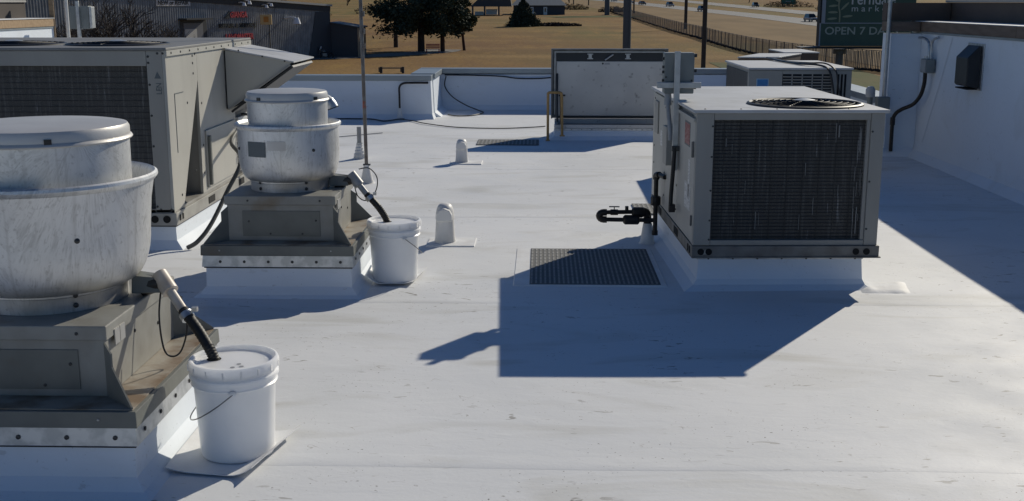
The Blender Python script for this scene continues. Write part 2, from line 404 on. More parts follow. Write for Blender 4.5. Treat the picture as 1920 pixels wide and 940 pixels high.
def rect(x0, x1, y0, y1, z): return [(x0, y0, z), (x1, y0, z), (x1, y1, z), (x0, y1, z)]

# ================================================================ SETTING: terrain, roads
def zt(x, y):
    e = min((y-150)/30, 60)
    return -4.5 + .0168*30*math.log1p(math.exp(e))
b = MB(); xs = list(range(-400, 401, 20)); ys = list(range(-100, 60, 40)) + list(range(60, 600, 12)) + list(range(600, 1500, 60))
for y in ys:
    for x in xs: b.v.append((x, y, zt(x, y)))
nx = len(xs)
for j in range(len(ys)-1):
    for i in range(nx-1): b.f.append((j*nx+i, j*nx+i+1, (j+1)*nx+i+1, (j+1)*nx+i)); b.sm.append(True)
structure('ground', b, 'dry_grass')

def ribbon(name, pts, wd, m, lift=.03, off=0.):
    """strip following the terrain along a polyline of (x, y)"""
    P = [Vector((p[0], p[1], 0)) for p in pts]; P = smooth_path(P, 10); b = MB(); n = len(P)
    for i in range(n):
        t = (P[min(i+1, n-1)]-P[max(i-1, 0)]).normalized(); s_ = Vector((t.y, -t.x, 0))
        for k in (-wd/2, -wd/6, wd/6, wd/2):
            q = P[i] + s_*(off+k); b.v.append((q.x, q.y, zt(q.x, q.y)+lift))
    for i in range(n-1):
        for k in range(3):
            b.f.append((i*4+k, i*4+k+1, (i+1)*4+k+1, (i+1)*4+k)); b.sm.append(True)
    return structure(name, b, m)
ROAD1 = [(64, 60), (62, 120), (61.5, 195), (60, 246), (57, 304), (51, 368), (42, 475), (33, 558), (20, 660)]
ROAD2 = [(84, 60), (83, 140), (81, 230), (78, 300), (75, 370), (72, 430), (69.5, 490), (66, 560), (60, 660)]
ribbon('verge', [(p[0]-16, p[1]) for p in ROAD1], 28, 'verge', .03)
r1 = ribbon('highway', ROAD1, 11, 'asphalt', .07); r2 = ribbon('highway', ROAD2, 11, 'asphalt', .07)
for P_ in (ROAD1, ROAD2):
    for off in (-4.6, 4.6): ribbon('lane_marking', P_, .18, 'road_paint', .09, off)
ribbon('lawn', [(12, 25), (17, 60), (22, 95), (23, 118)], 12, 'green_grass', .03)
ribbon('lawn', [(2, 296), (10, 300), (20, 303), (26, 300)], 14, 'green_grass', .03)
ribbon('driveway', [(-46, 118), (-26, 124), (-14, 138), (-12.5, 146)], 5, 'gravel_path', .03)

# ================================================================ ROOF
RX0, RX1, RY0, RY1 = -6.2, 4.0, -4.0, 17.7
b = MB(); N1, N2 = 40, 84
for j in range(N2+1):
    for i in range(N1+1):
        x = RX0-.1+(RX1+.2-RX0)*i/N1; y = RY0+(RY1+.1-RY0)*j/N2
        z = .003*math.sin(x*2.1+y*.7)*math.cos(y*1.3-x)
        b.v.append((x, y, z-.004))
for j in range(N2):
    for i in range(N1): b.f.append((j*(N1+1)+i, j*(N1+1)+i+1, (j+1)*(N1+1)+i+1, (j+1)*(N1+1)+i)); b.sm.append(True)
roof = structure('roof', b, 'membrane')
# lapped membrane sheets: each seam a raised strip along X
def seam(y0, x0, x1, wob=.006):
    b = MB(); n = 40
    for i in range(n+1):
        x = x0+(x1-x0)*i/n; yy = y0 + wob*math.sin(x*3.1+y0)
        zz = .003*math.sin(x*2.1+yy*.7)*math.cos(yy*1.3-x)-.004
        b.v += [(x, yy, zz+.0002), (x, yy+.012, zz+.0016), (x, yy+.05, zz+.0022), (x, yy+.12, zz+.0002)]
    for i in range(n):
        for k in range(3): b.f.append((i*4+k, (i+1)*4+k, (i+1)*4+k+1, i*4+k+1)); b.sm.append(True)
    b.f = [f[::-1] for f in b.f]
    part('seam', b, 'membrane', roof)
for y in (3.78, 6.05, 8.6, 11.2, 13.3): seam(y, RX0, RX1)
# the building below the roof
bw = thing('store_building', 'lower walls of the building under the white flat roof', 'building', (0, 6.85, -4.5))
part('wall', MB().box(RX0-.05, RX1+.4, RY0, 17.95, -4.5, -.02), 'concrete', bw)

# ---- back parapets
def parapet(label, body, cap, loc, seams=()):
    t = thing('parapet_wall', label, 'parapet', loc)
    part('wall', body, 'membrane_wall', t); part('cap', cap, 'cap_metal', t, bev=.004)
    return t
bd = MB().loft([rect(-6.4, -1.50, 16.10, 16.46, -.01), rect(-6.4, -1.53, 16.19, 16.46, .06), rect(-6.4, -1.55, 16.21, 16.46, .525)])
p1 = parapet('white parapet with grey metal cap, the nearer length beyond the exhaust fans', bd, MB().box(-6.4, -1.54, 16.19, 16.48, .527, .60), (-4, 16.3, 0))
bd = MB().loft([rect(-1.84, -1.42, 16.48, 17.62, -.01), rect(-1.84, -1.52, 16.48, 17.68, .06), rect(-1.84, -1.54, 16.48, 17.69, .535)])
p2 = parapet('short white parapet return joining the two lengths of back parapet', bd, MB().box(-1.86, -1.51, 16.485, 17.66, .537, .612), (-1.7, 17, 0))
bd = MB().loft([rect(-1.84, 3.70, 17.60, 17.95, -.012), rect(-1.84, 3.70, 17.70, 17.95, .06), rect(-1.84, 3.70, 17.72, 17.95, .525)])
p3 = parapet('long white parapet with grey metal cap behind the open roof hatch', bd, MB().box(-1.86, 3.70, 17.69, 17.97, .54, .614), (1, 17.8, 0))
for p_, y_, xs_ in ((p1, 16.203, (-2.9, -4.4)), (p3, 17.712, (-.35, 1.7, 2.9))):
    for x_ in xs_: part('wall_lap', MB().prism([(x_, y_-.013, .07), (x_+.09, y_-.013, .07), (x_+.09, y_+.004, .52), (x_, y_+.004, .52)], (0, .004, 0)), 'membrane_wall', p_)
# low side parapet on the right
bd = MB().loft([rect(3.55, 3.9, 12.66, 17.68, -.012), rect(3.63, 3.9, 12.66, 17.68, .06), rect(3.65, 3.9, 12.66, 17.68, .525)])
parapet('low white side parapet running back from the tall right wall', bd, MB().box(3.62, 3.92, 12.66, 17.68, .53, .60), (3.7, 15, 0))

# ---- tall walls left and right
def tall_wall(side, x, y0, y1, pier, label):
    s = side
    t = thing('tall_parapet', label, 'wall', (x, y0, 0))
    def bx(a, c, *k): return MB().box(min(a, c), max(a, c), *k)
    # membrane face with a cant at the foot
    prof = [(x-s*.10, -.012), (x-s*.015, .07), (x, .16), (x, 1.283), (x+s*.4, 1.283), (x+s*.4, -.012)]
    b = MB(); b.prism([(px, y0, pz) for px, pz in prof], (0, y1-y0, 0)); part('wall', b, 'membrane_wall', t)
    part('termination_bar', bx(x-s*.012, x+s*.01, y0, y1, 1.285, 1.305), 'cap_metal', t)
    n = 6; L_ = (y1-y0)/n
    for k in range(n):
        part('board', bx(x-s*.02, x+s*.32, y0+k*L_+.003, y0+(k+1)*L_-.003, 1.307, 1.405), 'wood' if s < 0 else 'wood_grey', t, bev=.003)  # right-hand boards darker: their shade put into the wood colour
    part('lit_ledge_strip', bx(x-s*.03, x+s*.335, y0, y1, 1.4055, 1.4115), 'patch', t)  # white strip added so the ledge top looks sunlit
    part('fascia_panel', bx(x+s*.34, x+s*.46, y0, y1, 1.405, 1.60), 'brown_panel' if s > 0 else 'brown_dark', t)
    part('coping', bx(x+s*.32, x+s*.48, y0, y1, 1.602, 1.625), 'roof_trim', t, bev=.004)
    return t
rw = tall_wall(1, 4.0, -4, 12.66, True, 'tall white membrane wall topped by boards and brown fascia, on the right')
part('pier', MB().loft([rect(3.60, 3.998, 12.25, 12.65, -.012), rect(3.68, 3.998, 12.34, 12.65, .08), rect(3.68, 3.998, 12.36, 12.65, 1.281)]), 'membrane_wall', rw)
part('pier_board', MB().box(3.66, 3.975, 12.34, 12.65, 1.305, 1.405), 'wood_grey', rw, bev=.003)
part('pier_fascia', MB().box(3.66, 4.33, 12.50, 12.66, 1.412, 1.598), 'brown_panel', rw)
# lapped sheet edge on the wall
b = MB(); P_ = [(3.996, 12.1, .17), (3.996, 11.83, .6), (3.996, 11.62, .95), (3.996, 11.44, 1.27)]
for p in P_: b.v += [(p[0], p[1]-.02, p[2]), (p[0]-.004, p[1], p[2]), (p[0]-.0005, p[1]+.012, p[2])]
for i in range(3):
    for k in range(2): b.f.append((i*3+k, i*3+k+1, (i+1)*3+k+1, (i+1)*3+k)); b.sm.append(False)
part('sheet_lap', b, 'membrane_wall', rw)
for yy in ():
    b = MB(); b.box(3.9935, 3.9995, yy, yy+.10, .17, 1.28); part('wall_lap', b, 'membrane_wall', rw, bev=.002)
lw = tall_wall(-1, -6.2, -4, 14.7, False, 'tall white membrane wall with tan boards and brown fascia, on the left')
part('corner_trim', MB().box(-6.24, -6.19, 14.70, 14.74, -.01, 1.8), 'wood', lw)
b = MB().tube([(-6.08, 14.86, .0), (-6.08, 14.86, 1.9)], .022)
solo('downpipe', b, 'white_paint', 'slim white pipe standing at the end of the left wall', 'pipe', (-6.08, 14.86, 0))

# wall vent hood on the right wall
t = thing('wall_vent_hood', 'black sloped vent hood fixed to the tall white wall', 'vent', (4.0, 10.8, .82))
part('flange', MB().box(3.988, 3.999, 10.58, 10.98, .815, 1.235), 'galvanised', t, bev=.002)
b = MB(); pr = [(3.987, .835), (3.987, 1.215), (3.965, 1.215), (3.865, 1.11), (3.865, .87), (3.88, .85)]
b.prism([(x, 10.62, z) for x, z in pr], (0, .30, 0)); part('hood', b, 'hood_black', t, bev=.008)
part('hood_lip', MB().box(3.875, 3.975, 10.63, 10.91, .822, .834), 'hole', t)
# conduit and junction box on the right wall
t = thing('conduit_run', 'dark curved electrical conduit on the tall white wall by its pier', 'conduit', (3.9, 12.2, 0))
part('pipe', MB().tube(smooth_path([(3.93, 11.95, .90), (3.93, 11.96, .78), (3.92, 12.02, .66), (3.88, 12.12, .56), (3.80, 12.22, .50), (3.75, 12.27, .44), (3.735, 12.285, .34), (3.735, 12.285, .05)]), .020, 10), 'black_pipe', t)
part('upper_pipe', MB().tube(smooth_path([(3.955, 11.95, 1.04), (3.955, 11.96, 1.14), (3.955, 12.0, 1.21), (3.955, 12.14, 1.24), (3.955, 12.3, 1.24)]), .014, 10), 'galvanised', t)
part('upper_pipe', MB().tube(smooth_path([(3.955, 11.89, 1.04), (3.955, 11.89, 1.16), (3.955, 11.85, 1.23), (3.955, 11.7, 1.262)]), .012, 10), 'galvanised', t)
part('coupling', MB().lathe([(.026, 0), (.026, .08)], (3.735, 12.285, .33), 12), 'black_pipe', t)
t = thing('junction_box', 'grey junction box where conduits meet on the white wall', 'junction box', (3.94, 11.93, .9))
part('box', MB().box(3.90, 3.988, 11.84, 12.02, .90, 1.04), 'elec_box', t, bev=.006)
part('lid', MB().box(3.893, 3.899, 11.85, 12.01, .91, 1.03), 'pvc_grey', t, bev=.002)
part('hub', MB().lathe([(.022, 0), (.022, .025)], (3.94, 11.98, 1.041), 12), 'galvanised', t)

# ================================================================ LARGE LEFT UNIT
t = thing('rooftop_unit', 'long beige rooftop unit with dark coil front and sloped side hood', 'air conditioner', (-3.8, 8.5, 0))
LX, LY0, LY1, LT = -2.42, 7.42, 9.60, 1.30; LX0 = -5.3
part('curb', MB().loft([rect(LX0-.05, LX+.06, LY0-.05, LY1, -.01), rect(LX0, LX, LY0+.01, LY1, .05), rect(LX0, LX-.005, LY0+.02, LY1, .14)]), 'membrane_wall', t)
part('curb_gasket', MB().box(LX0, LX, LY0+.01, LY1-.01, .142, .152), 'black', t)
rl = part('base_rail', MB().box(LX0-.01, LX+.015, LY0-.015, LY1, .154, .238), 'rail_light', t, bev=.003)
for x in (-2.47, -2.55): part('lifting_hole', MB().lathe([(.025, 0), (.025, -.004)], (x, LY0-.0155, .197), 16, ax='y'), 'hole', rl)
for y in (8.15, 9.0): part('fork_slot', MB().box(LX+.0155, LX+.019, y, y+.16, .172, .222), 'hole', rl, bev=.01)
for y in (7.47, 7.53): part('fork_slot', MB().box(LX+.0155, LX+.019, y, y+.022, .178, .215), 'hole', rl)
part('inner_casing', MB().box(LX0+.02, -2.75, LY0+.10, LY1-.02, .24, 1.27), 'black', t)
th = .02
for poly in ([(7.42, .24), (7.64, .26), (8.10, 1.07), (8.10, 1.296), (7.42, 1.296)],):
    part('side_panel', MB().prism([(LX-th, y, z) for y, z in poly], (th, 0, 0)), 'beige_paint', t)
part('side_panel', MB().prism([(LX-th, y, z) for y, z in [(8.103, 1.296), (8.103, 1.07), (8.09, .26), (9.05, .26), (9.05, 1.296)]], (th, 0, 0)), 'beige_paint', t)
part('side_panel', MB().box(LX-th, LX-.001, 9.053, LY1, .76, 1.296), 'beige_paint', t)
part('side_sill', MB().box(LX-.3, LX-.0015, LY0+.0, 9.05, .239, .258), 'rail_light', t)
part('coil_side', MB().prism([(-2.70, 7.5, .26), (-2.70, 8.2, .26), (-2.70, 8.2, 1.2), (-2.70, 7.5, 1.2)], (-.02, 0, 0)), 'coil', t)
part('recess_panel', MB().box(-2.70, LX-.021, 8.105, 8.125, .26, 1.2), 'grey_paint', t)
# access door and hinge-side strip on the side
part('access_door', MB().box(LX+.0005, LX+.012, 8.20, 8.98, .285, .70), 'beige_paint', t, bev=.003)
part('door_handle', MB().box(LX+.0125, LX+.034, 8.215, 8.25, .30, .66), 'curb_metal', t, bev=.006)
part('seam_line', MB().box(LX+.0005, LX+.003, 7.56, 7.75, 1.008, 1.013), 'label_mark', t)
part('seam_line', MB().box(LX+.0005, LX+.003, 7.56, 7.565, .62, 1.008), 'label_mark', t)
screws(t, [(LX+.0005, 8.0, z) for z in (1.24, 1.19, 1.12)] + [(LX+.0005, 8.06, 1.25), (LX+.0005, 7.83, .93), (LX+.0005, 7.93, .45), (LX+.0005, 7.60, .33), (LX+.0005, 8.16, .9), (LX+.0005, 8.15, .6), (LX+.0005, 8.14, .4)], 'x', .009)
for k in range(8):
    part('louver_slat', MB().hexa([(LX-.05, 9.08, .30+k*.055), (LX+.012, 9.08, .285+k*.055), (LX+.012, 9.56, .285+k*.055), (LX-.05, 9.56, .30+k*.055),
         (LX-.05, 9.08, .335+k*.055), (LX+.012, 9.08, .32+k*.055), (LX+.012, 9.56, .32+k*.055), (LX-.05, 9.56, .335+k*.055)]), 'label_white', t)
part('valve', MB().tube([(LX+.01, 9.2, .72), (LX+.07, 9.2, .72), (LX+.07, 9.2, .78)], .012), 'screw', t)
# front: frame and recessed coil
part('front_header', MB().box(LX0, LX-.125, LY0, LY0+.03, 1.20, 1.296), 'grey_paint', t, bev=.002)
part('front_post', MB().box(LX-.123, LX-.021, LY0, LY0+.04, .24, 1.296), 'grey_paint', t, bev=.002)
part('front_sill', MB().box(LX0, LX-.125, LY0, LY0+.03, .239, .262), 'grey_paint', t)
part('coil', MB().box(LX0, LX-.125, LY0+.045, LY0+.09, .262, 1.20), 'coil', t)
b = MB()
for k in range(24): b.tube([(LX0, LY0+.035, .29+k*.038), (LX-.125, LY0+.035, .29+k*.038)], .0012, 5)
part('wire_guard', b, 'wire', t, kind='stuff')
screws(t, [(LX-.112, LY0-.0005, z) for z in (1.26, 1.22, 1.08, .88, .68, .48, .28)] + [(-2.435, LY0-.0005, 1.28), (-2.47, LY0-.0005, 1.28), (-2.44, LY0-.0005, .26), (-2.51, LY0-.0005, .26)], '-y', .008)
text('brand_mark', 'LEN', 'label_mark', t, (-2.455, LY0-.002, 1.02), (0, 0, 1), (-1, 0, 0), .035, .07, .001)
part('brand_mark', MB().prism([(-2.498, LY0-.001, 1.12), (-2.455, LY0-.001, 1.12), (-2.477, LY0-.001, 1.165)], (0, -.001, 0)), 'label_mark', t)
# top with trim and two fan guards
tp = part('top_panel', MB().box(LX0-.01, LX+.012, LY0-.012, LY1+.01, 1.298, 1.316), 'grazing_top', t, bev=.004)
part('edge_trim', MB().box(LX+.0005, LX+.014, LY0-.01, LY1+.01, 1.262, 1.2975), 'label_white' if 0 else 'beige_paint', t)
screws(t, [(LX+.0145, 7.5+k*.2, 1.281) for k in range(11)], 'x', .008)
def fan_guard(parent, cx, cy, z, r, world=True, m='black'):
    ring = part('fan_ring', MB().lathe([(r+.018, 0), (r+.016, .008), (r+.003, .013), (r-.012, .008), (r-.012, 0)], (cx, cy, z), 48, False, False), m, parent, world)
    part('fan_well', MB().lathe([(r-.016, .002), (.001, .002)], (cx, cy, z), 48, False, False), 'hole', ring if 0 else parent, world)
    b = MB()
    for k in range(1, 9): b.tube([(cx+r*k/9*math.cos(a*.2618), cy+r*k/9*math.sin(a*.2618), z+.011+.012*(1-(k/9)**2)) for a in range(25)], .0025, 4, False)
    for k in range(12): b.tube([(cx+r*.1*math.cos(k*.5236), cy+r*.1*math.sin(k*.5236), z+.023), (cx+r*math.cos(k*.5236), cy+r*math.sin(k*.5236), z+.011)], .003, 4, False)
    part('fan_grille', b, m, parent, world, kind='stuff')
    part('fan_hub', MB().lathe([(.06, 0), (.06, .012), (.02, .02)], (cx, cy, z+.014), 20), 'strut', parent, world)
fan_guard(t, -2.93, 8.0, 1.316, .33); fan_guard(t, -3.66, 8.0, 1.316, .33); fan_guard(t, -4.4, 8.0, 1.316, .33)
# economiser hood on the side
hd = part('hood', MB().prism([(LX+.013, 8.80, 1.245), (LX+.013, 8.80, .80), (-1.93, 8.80, 1.13), (-1.90, 8.80, 1.155)], (0, .012, 0)), 'beige_paint', t)
part('hood_side', MB().prism([(LX+.013, 9.54, 1.245), (LX+.013, 9.54, .80), (-1.93, 9.54, 1.13), (-1.90, 9.54, 1.155)], (0, .012, 0)), 'beige_paint', t)
part('hood_top', MB().prism([(LX+.016, 8.785, 1.25), (-1.88, 8.785, 1.152), (-1.88, 8.785, 1.162), (LX+.016, 8.785, 1.262)], (0, .785, 0)), 'unit_top', t)
part('hood_filter', MB().prism([(LX+.03, 8.815, .83), (-1.945, 8.815, 1.13), (-1.945, 8.815, 1.145), (LX+.03, 8.815, .845)], (0, .72, 0)), 'coil', t)
b = MB().prism([(LX+.02, 8.79, .79), (-1.91, 8.79, 1.128), (-1.915, 8.79, 1.14), (LX+.015, 8.79, .802)], (0, .03, 0))
part('hood_lip', b, 'grey_paint', t)
part('hood_rail', MB().prism([(LX+.05, 8.786, .772), (-1.885, 8.786, 1.118), (-1.895, 8.786, 1.132), (LX+.04, 8.786, .786)], (0, .76, 0)), 'black', t)
part('back_casing', MB().box(-2.75, LX-.021, 9.06, LY1-.02, .24, 1.29), 'black', t)
part('hood_backing', MB().box(LX-.0005, LX+.0125, 8.81, 9.55, .80, 1.243), 'black', t)
screws(t, [(-2.30, 8.7845, 1.244), (-2.12, 8.7845, 1.20), (-1.95, 8.7845, 1.165)], '-y', .007)

# ================================================================ RIGHT ROOFTOP UNIT
t = thing('rooftop_unit', 'grey box rooftop unit with a streaked front coil and gas pipe', 'air conditioner', (.863, 6.372, 0), R(2))
W_, D_ = 1.045, 1.80
cb = part('curb', MB().loft([rect(-.06, 1.05, -.05, D_+.06, -.01), rect(-.02, 1.025, -.012, D_+.03, .006), rect(.015, 1.0, .022, D_+.01, .022), rect(.036, .987, .040, D_, .05), rect(.045, .98, .05, D_-.02, .165)]), 'membrane_wall', t, False)
part('counterflashing', MB().box(.035, .985, .043, D_, .166, .176), 'galvanised', t, False)
part('gasket', MB().box(.035, .99, .04, D_, .177, .186), 'black', t, False)
screws(t, [(.10+.14*k, .0425, .171) for k in range(7)], '-y', .006, 'screw', False)
rl = part('base_rail', MB().box(-.004, W_+.012, -.012, D_, .187, .255), 'rail_metal', t, False, bev=.003)
part('rail_lip', MB().box(-.006, W_+.02, -.022, D_, .1865, .193), 'rail_metal', t, False)
for x in (.045, .09, .925, .985): part('lifting_hole', MB().lathe([(.019, 0), (.019, -.003)], (x, -.0125, .222), 16, ax='y'), 'hole', rl, False)
part('inspection_tag', MB().prism([(.055, -.0126, .207), (.085, -.0126, .207), (.07, -.0126, .235)], (0, -.002, 0)), 'rail_light', rl, False)
for y in (.06, .12): part('slot', MB().box(-.008, -.0045, y, y+.018, .20, .24), 'hole', rl, False)
for y in (.52, 1.25): part('fork_slot', MB().box(-.008, -.0045, y, y+.15, .20, .245), 'hole', rl, False, bev=.01)
# casing: frame posts, header and recessed coil at the front
part('casing', MB().box(.012, W_-.012, .09, D_-.01, .256, 1.0), 'grey_paint', t, False)
for x0, x1 in ((0, .098), (W_-.075, W_)): part('corner_post', MB().box(x0, x1, 0, .088, .2555, 1.003), 'beige_paint' if 0 else 'grey_paint', t, False, bev=.004)
part('header', MB().box(.099, W_-.076, .004, .06, .965, 1.003), 'grey_paint', t, False, bev=.002)
part('sill', MB().box(.099, W_-.076, .004, .06, .2556, .285), 'grey_paint', t, False, bev=.002)
part('inner_frame', MB().box(W_-.096, W_-.077, .010, .05, .286, .964), 'grey_paint', t, False)
part('coil', MB().box(.0995, W_-.097, .035, .07, .286, .964), 'coil', t, False)
b = MB()
for k in range(34): b.tube([(.0995, .028, .30+k*.0197), (W_-.097, .028, .30+k*.0197)], .0017, 5)
for k in range(9): b.tube([(.16+k*.09, .0265, .287), (.16+k*.09, .0265, .963)], .0016, 5)
part('wire_guard', b, 'wire', t, False, kind='stuff')
random.seed(3); b = MB()
for k in range(26):      # lint and bird lime caught in the guard
    x = .14+random.random()*.75 if k > 12 else W_-.155+random.random()*.05
    z = .36+random.random()*.55; h_ = .008+random.random()*(.05 if k > 12 else .09); w2 = .0006+random.random()*.0010
    if k in (5, 20): w2 *= 2.2
    b.box(x-w2, x+w2, .0225, .0243, z-h_, z+h_)
part('lint_streaks', b, 'lint', t, False, kind='stuff')
screws(t, [(.09, -.0005, z) for z in (.93, .76, .57, .40, .29)] + [(W_-.066, -.0005, z) for z in (.9, .62, .35)], '-y', .006, 'screw', False)
# left side: three panels with seams, label, handles
for y0, y1, z1 in ((.03, .62, .95), (.625, 1.16, .985), (1.165, D_-.01, .985)):
    part('side_panel', MB().box(-.002, .0115, y0, y1, .262, z1), 'beige_paint', t, False, bev=.003)
part('rain_gutter', MB().box(-.014, .011, .02, .63, .952, .972), 'beige_paint', t, False, bev=.002)
part('warning_label', MB().box(-.004, -.0021, .20, .37, .80, .92), 'label_red', t, False)
part('label_edge', MB().box(-.003, -.0020, .19, .38, .79, .93), 'label_mark', t, False)
part('data_label', MB().box(-.0035, -.0021, .13, .33, .43, .58), 'label_white', t, False)
part('data_label', MB().box(-.0035, -.0021, .16, .22, .50, .72), 'label_pale' if 0 else 'label_white', t, False)
part('panel_latch', MB().box(-.016, -.0022, .045, .06, .75, .84), 'rail_metal', t, False, bev=.003)
part('panel_latch', MB().box(-.012, -.0022, .045, .06, .36, .42), 'rail_metal', t, False, bev=.003)
part('side_box', MB().box(-.05, -.0022, .80, .95, .60, .84), 'grey_paint', t, False, bev=.004)
part('side_label', MB().box(-.0035, -.0021, 1.32, 1.4, .66, .76), 'label_white', t, False)
part('grab_slot', MB().box(-.012, -.0022, 1.5, 1.66, .72, .94), 'grey_paint', t, False, bev=.003)
screws(t, [(-.0025, y, z) for y in (.64, 1.18) for z in (.93, .80, .5, .35)] + [(-.0025, 1.70, z) for z in (.95, .62, .5, .4)], '-x', .007, 'screw', False)
tp = part('top_panel', MB().box(-.02, W_+.02, -.018, D_+.01, 1.004, 1.022), 'unit_top', t, False, bev=.004)
fan_guard(t, .685, .35, 1.022, .315, False, 'wire')
screws(t, [(.05+.2*k, .03, 1.022) for k in range(5)], 'z', .006, 'screw', False)
# gas piping
g = thing('gas_pipe', 'black threaded gas pipe loop with valve beside the grey rooftop unit', 'gas pipe', (.73, 7.68, 0))
YP = 7.62
part('riser', MB().tube([(.775, YP, .08), (.775, YP, .455)], .0155), 'black_pipe', g)
part('branch', MB().tube(smooth_path([(.775, YP, .44), (.776, YP-.005, .47), (.79, YP-.04, .482), (.80, YP-.09, .482), (.815, YP-.16, .482)]), .0155), 'black_pipe', g)
part('elbow', MB().tube(smooth_path([(.775, YP, .445), (.776, YP-.005, .472), (.79, YP-.045, .482)]), .022), 'black_pipe', g)
part('union', MB().lathe([(.03, 0), (.034, .01), (.034, .05), (.03, .06)], (.775, YP, .27), 8), 'black_pipe', g)
part('drip_cap', MB().lathe([(.02, 0), (.02, .03)], (.775, YP, .065), 10), 'black_pipe', g)
part('lower_run', MB().tube([(.43, YP+.02, .166), (.775, YP, .166)], .0145), 'black_pipe', g)
part('upper_run', MB().tube([(.43, YP+.02, .215), (.70, YP+.05, .215), ], .0145), 'black_pipe', g)
part('return_bend', MB().tube([(.45, YP+.02, .166)] + [(.43-.0245*math.sin(k*math.pi/8)*1.3, YP+.02, .1905-.0245*math.cos(k*math.pi/8)) for k in range(9)] + [(.45, YP+.02, .215)], .023), 'black_pipe', g)
part('elbow', MB().tube(smooth_path([(.66, YP+.05, .215), (.70, YP+.055, .216), (.725, YP+.06, .195), (.73, YP+.06, .12)]), .027), 'black_pipe', g)
part('regulator', MB().lathe([(.025, 0), (.036, .012), (.036, .07), (.025, .085)], (.62, YP+.04, .212), 12, ax='x'), 'black_pipe', g)
part('sediment_trap', MB().lathe([(.022, 0), (.033, .012), (.033, .10), (.022, .11)], (.56, YP+.015, .166), 10, ax='x'), 'black_pipe', g)
vv = part('valve', MB().lathe([(.02, 0), (.02, .05)], (.475, YP+.025, .215), 10, ax='x'), 'black_pipe', g)
part('valve_handle', MB().box(.465, .535, YP+.018, YP+.032, .25, .256).box(.497, .503, YP+.022, YP+.028, .225, .25), 'black_pipe', vv)
part('plug', MB().lathe([(.012, 0), (.012, .03)], (.585, YP+.035, .225), 8), 'black_pipe', g)
part('pipe_boot', MB().lathe([(.06, -.005), (.05, .005), (.042, .05), (.032, .12), (.03, .135)], (.73, YP+.06, 0), 24), 'boot', g)
# strut mast with disconnect box
s = thing('disconnect_mast', 'galvanised strut post carrying a grey disconnect box by the unit', 'electrical mast', (.82, 6.98, 0))
part('post', MB().box(.800, .835, 6.96, 6.985, .60, 1.315), 'strut', s, bev=.003)
part('crossbar', MB().box(.70, .965, 6.988, 7.012, 1.095, 1.13), 'strut', s, bev=.003)
bx_ = part('disconnect_box', MB().box(.745, .925, 7.014, 7.12, 1.06, 1.305), 'elec_box', s, bev=.006)
for z in (1.29, 1.20, 1.10): part('box_hinge', MB().box(.926, .940, 7.02, 7.05, z-.012, z+.008), 'black', bx_)
for z in (1.27, 1.22, 1.19, 1.14): part('box_latch', MB().box(.733, .744, 7.02, 7.04, z-.008, z+.008), 'black', bx_)
screws(bx_, [(.755, 7.0135, z) for z in (1.16, 1.12)] + [(.91, 7.0135, 1.14)], '-y', .006)
part('conduit', MB().tube(smooth_path([(.775, 7.05, 1.06), (.775, 7.03, .98), (.785, 7.0, .86), (.79, 6.99, .78)]), .014), 'pvc_grey', s)
part('conduit_fitting', MB().lathe([(.024, 0), (.02, .07)], (.775, 7.05, .99), 12), 'pvc_grey', s)
part('flex_conduit', MB().tube(smooth_path([(.812, 6.945, .74), (.806, 6.94, .6), (.80, 6.955, .45), (.798, 6.95, .37)]), .013), 'black_rubber', s)
part('conduit_body', MB().box(.785, .825, 6.925, 6.96, .345, .395), 'black_pipe', s, bev=.006)
part('clamp', MB().box(.795, .845, 6.935, 6.958, .72, .75), 'screw', s)

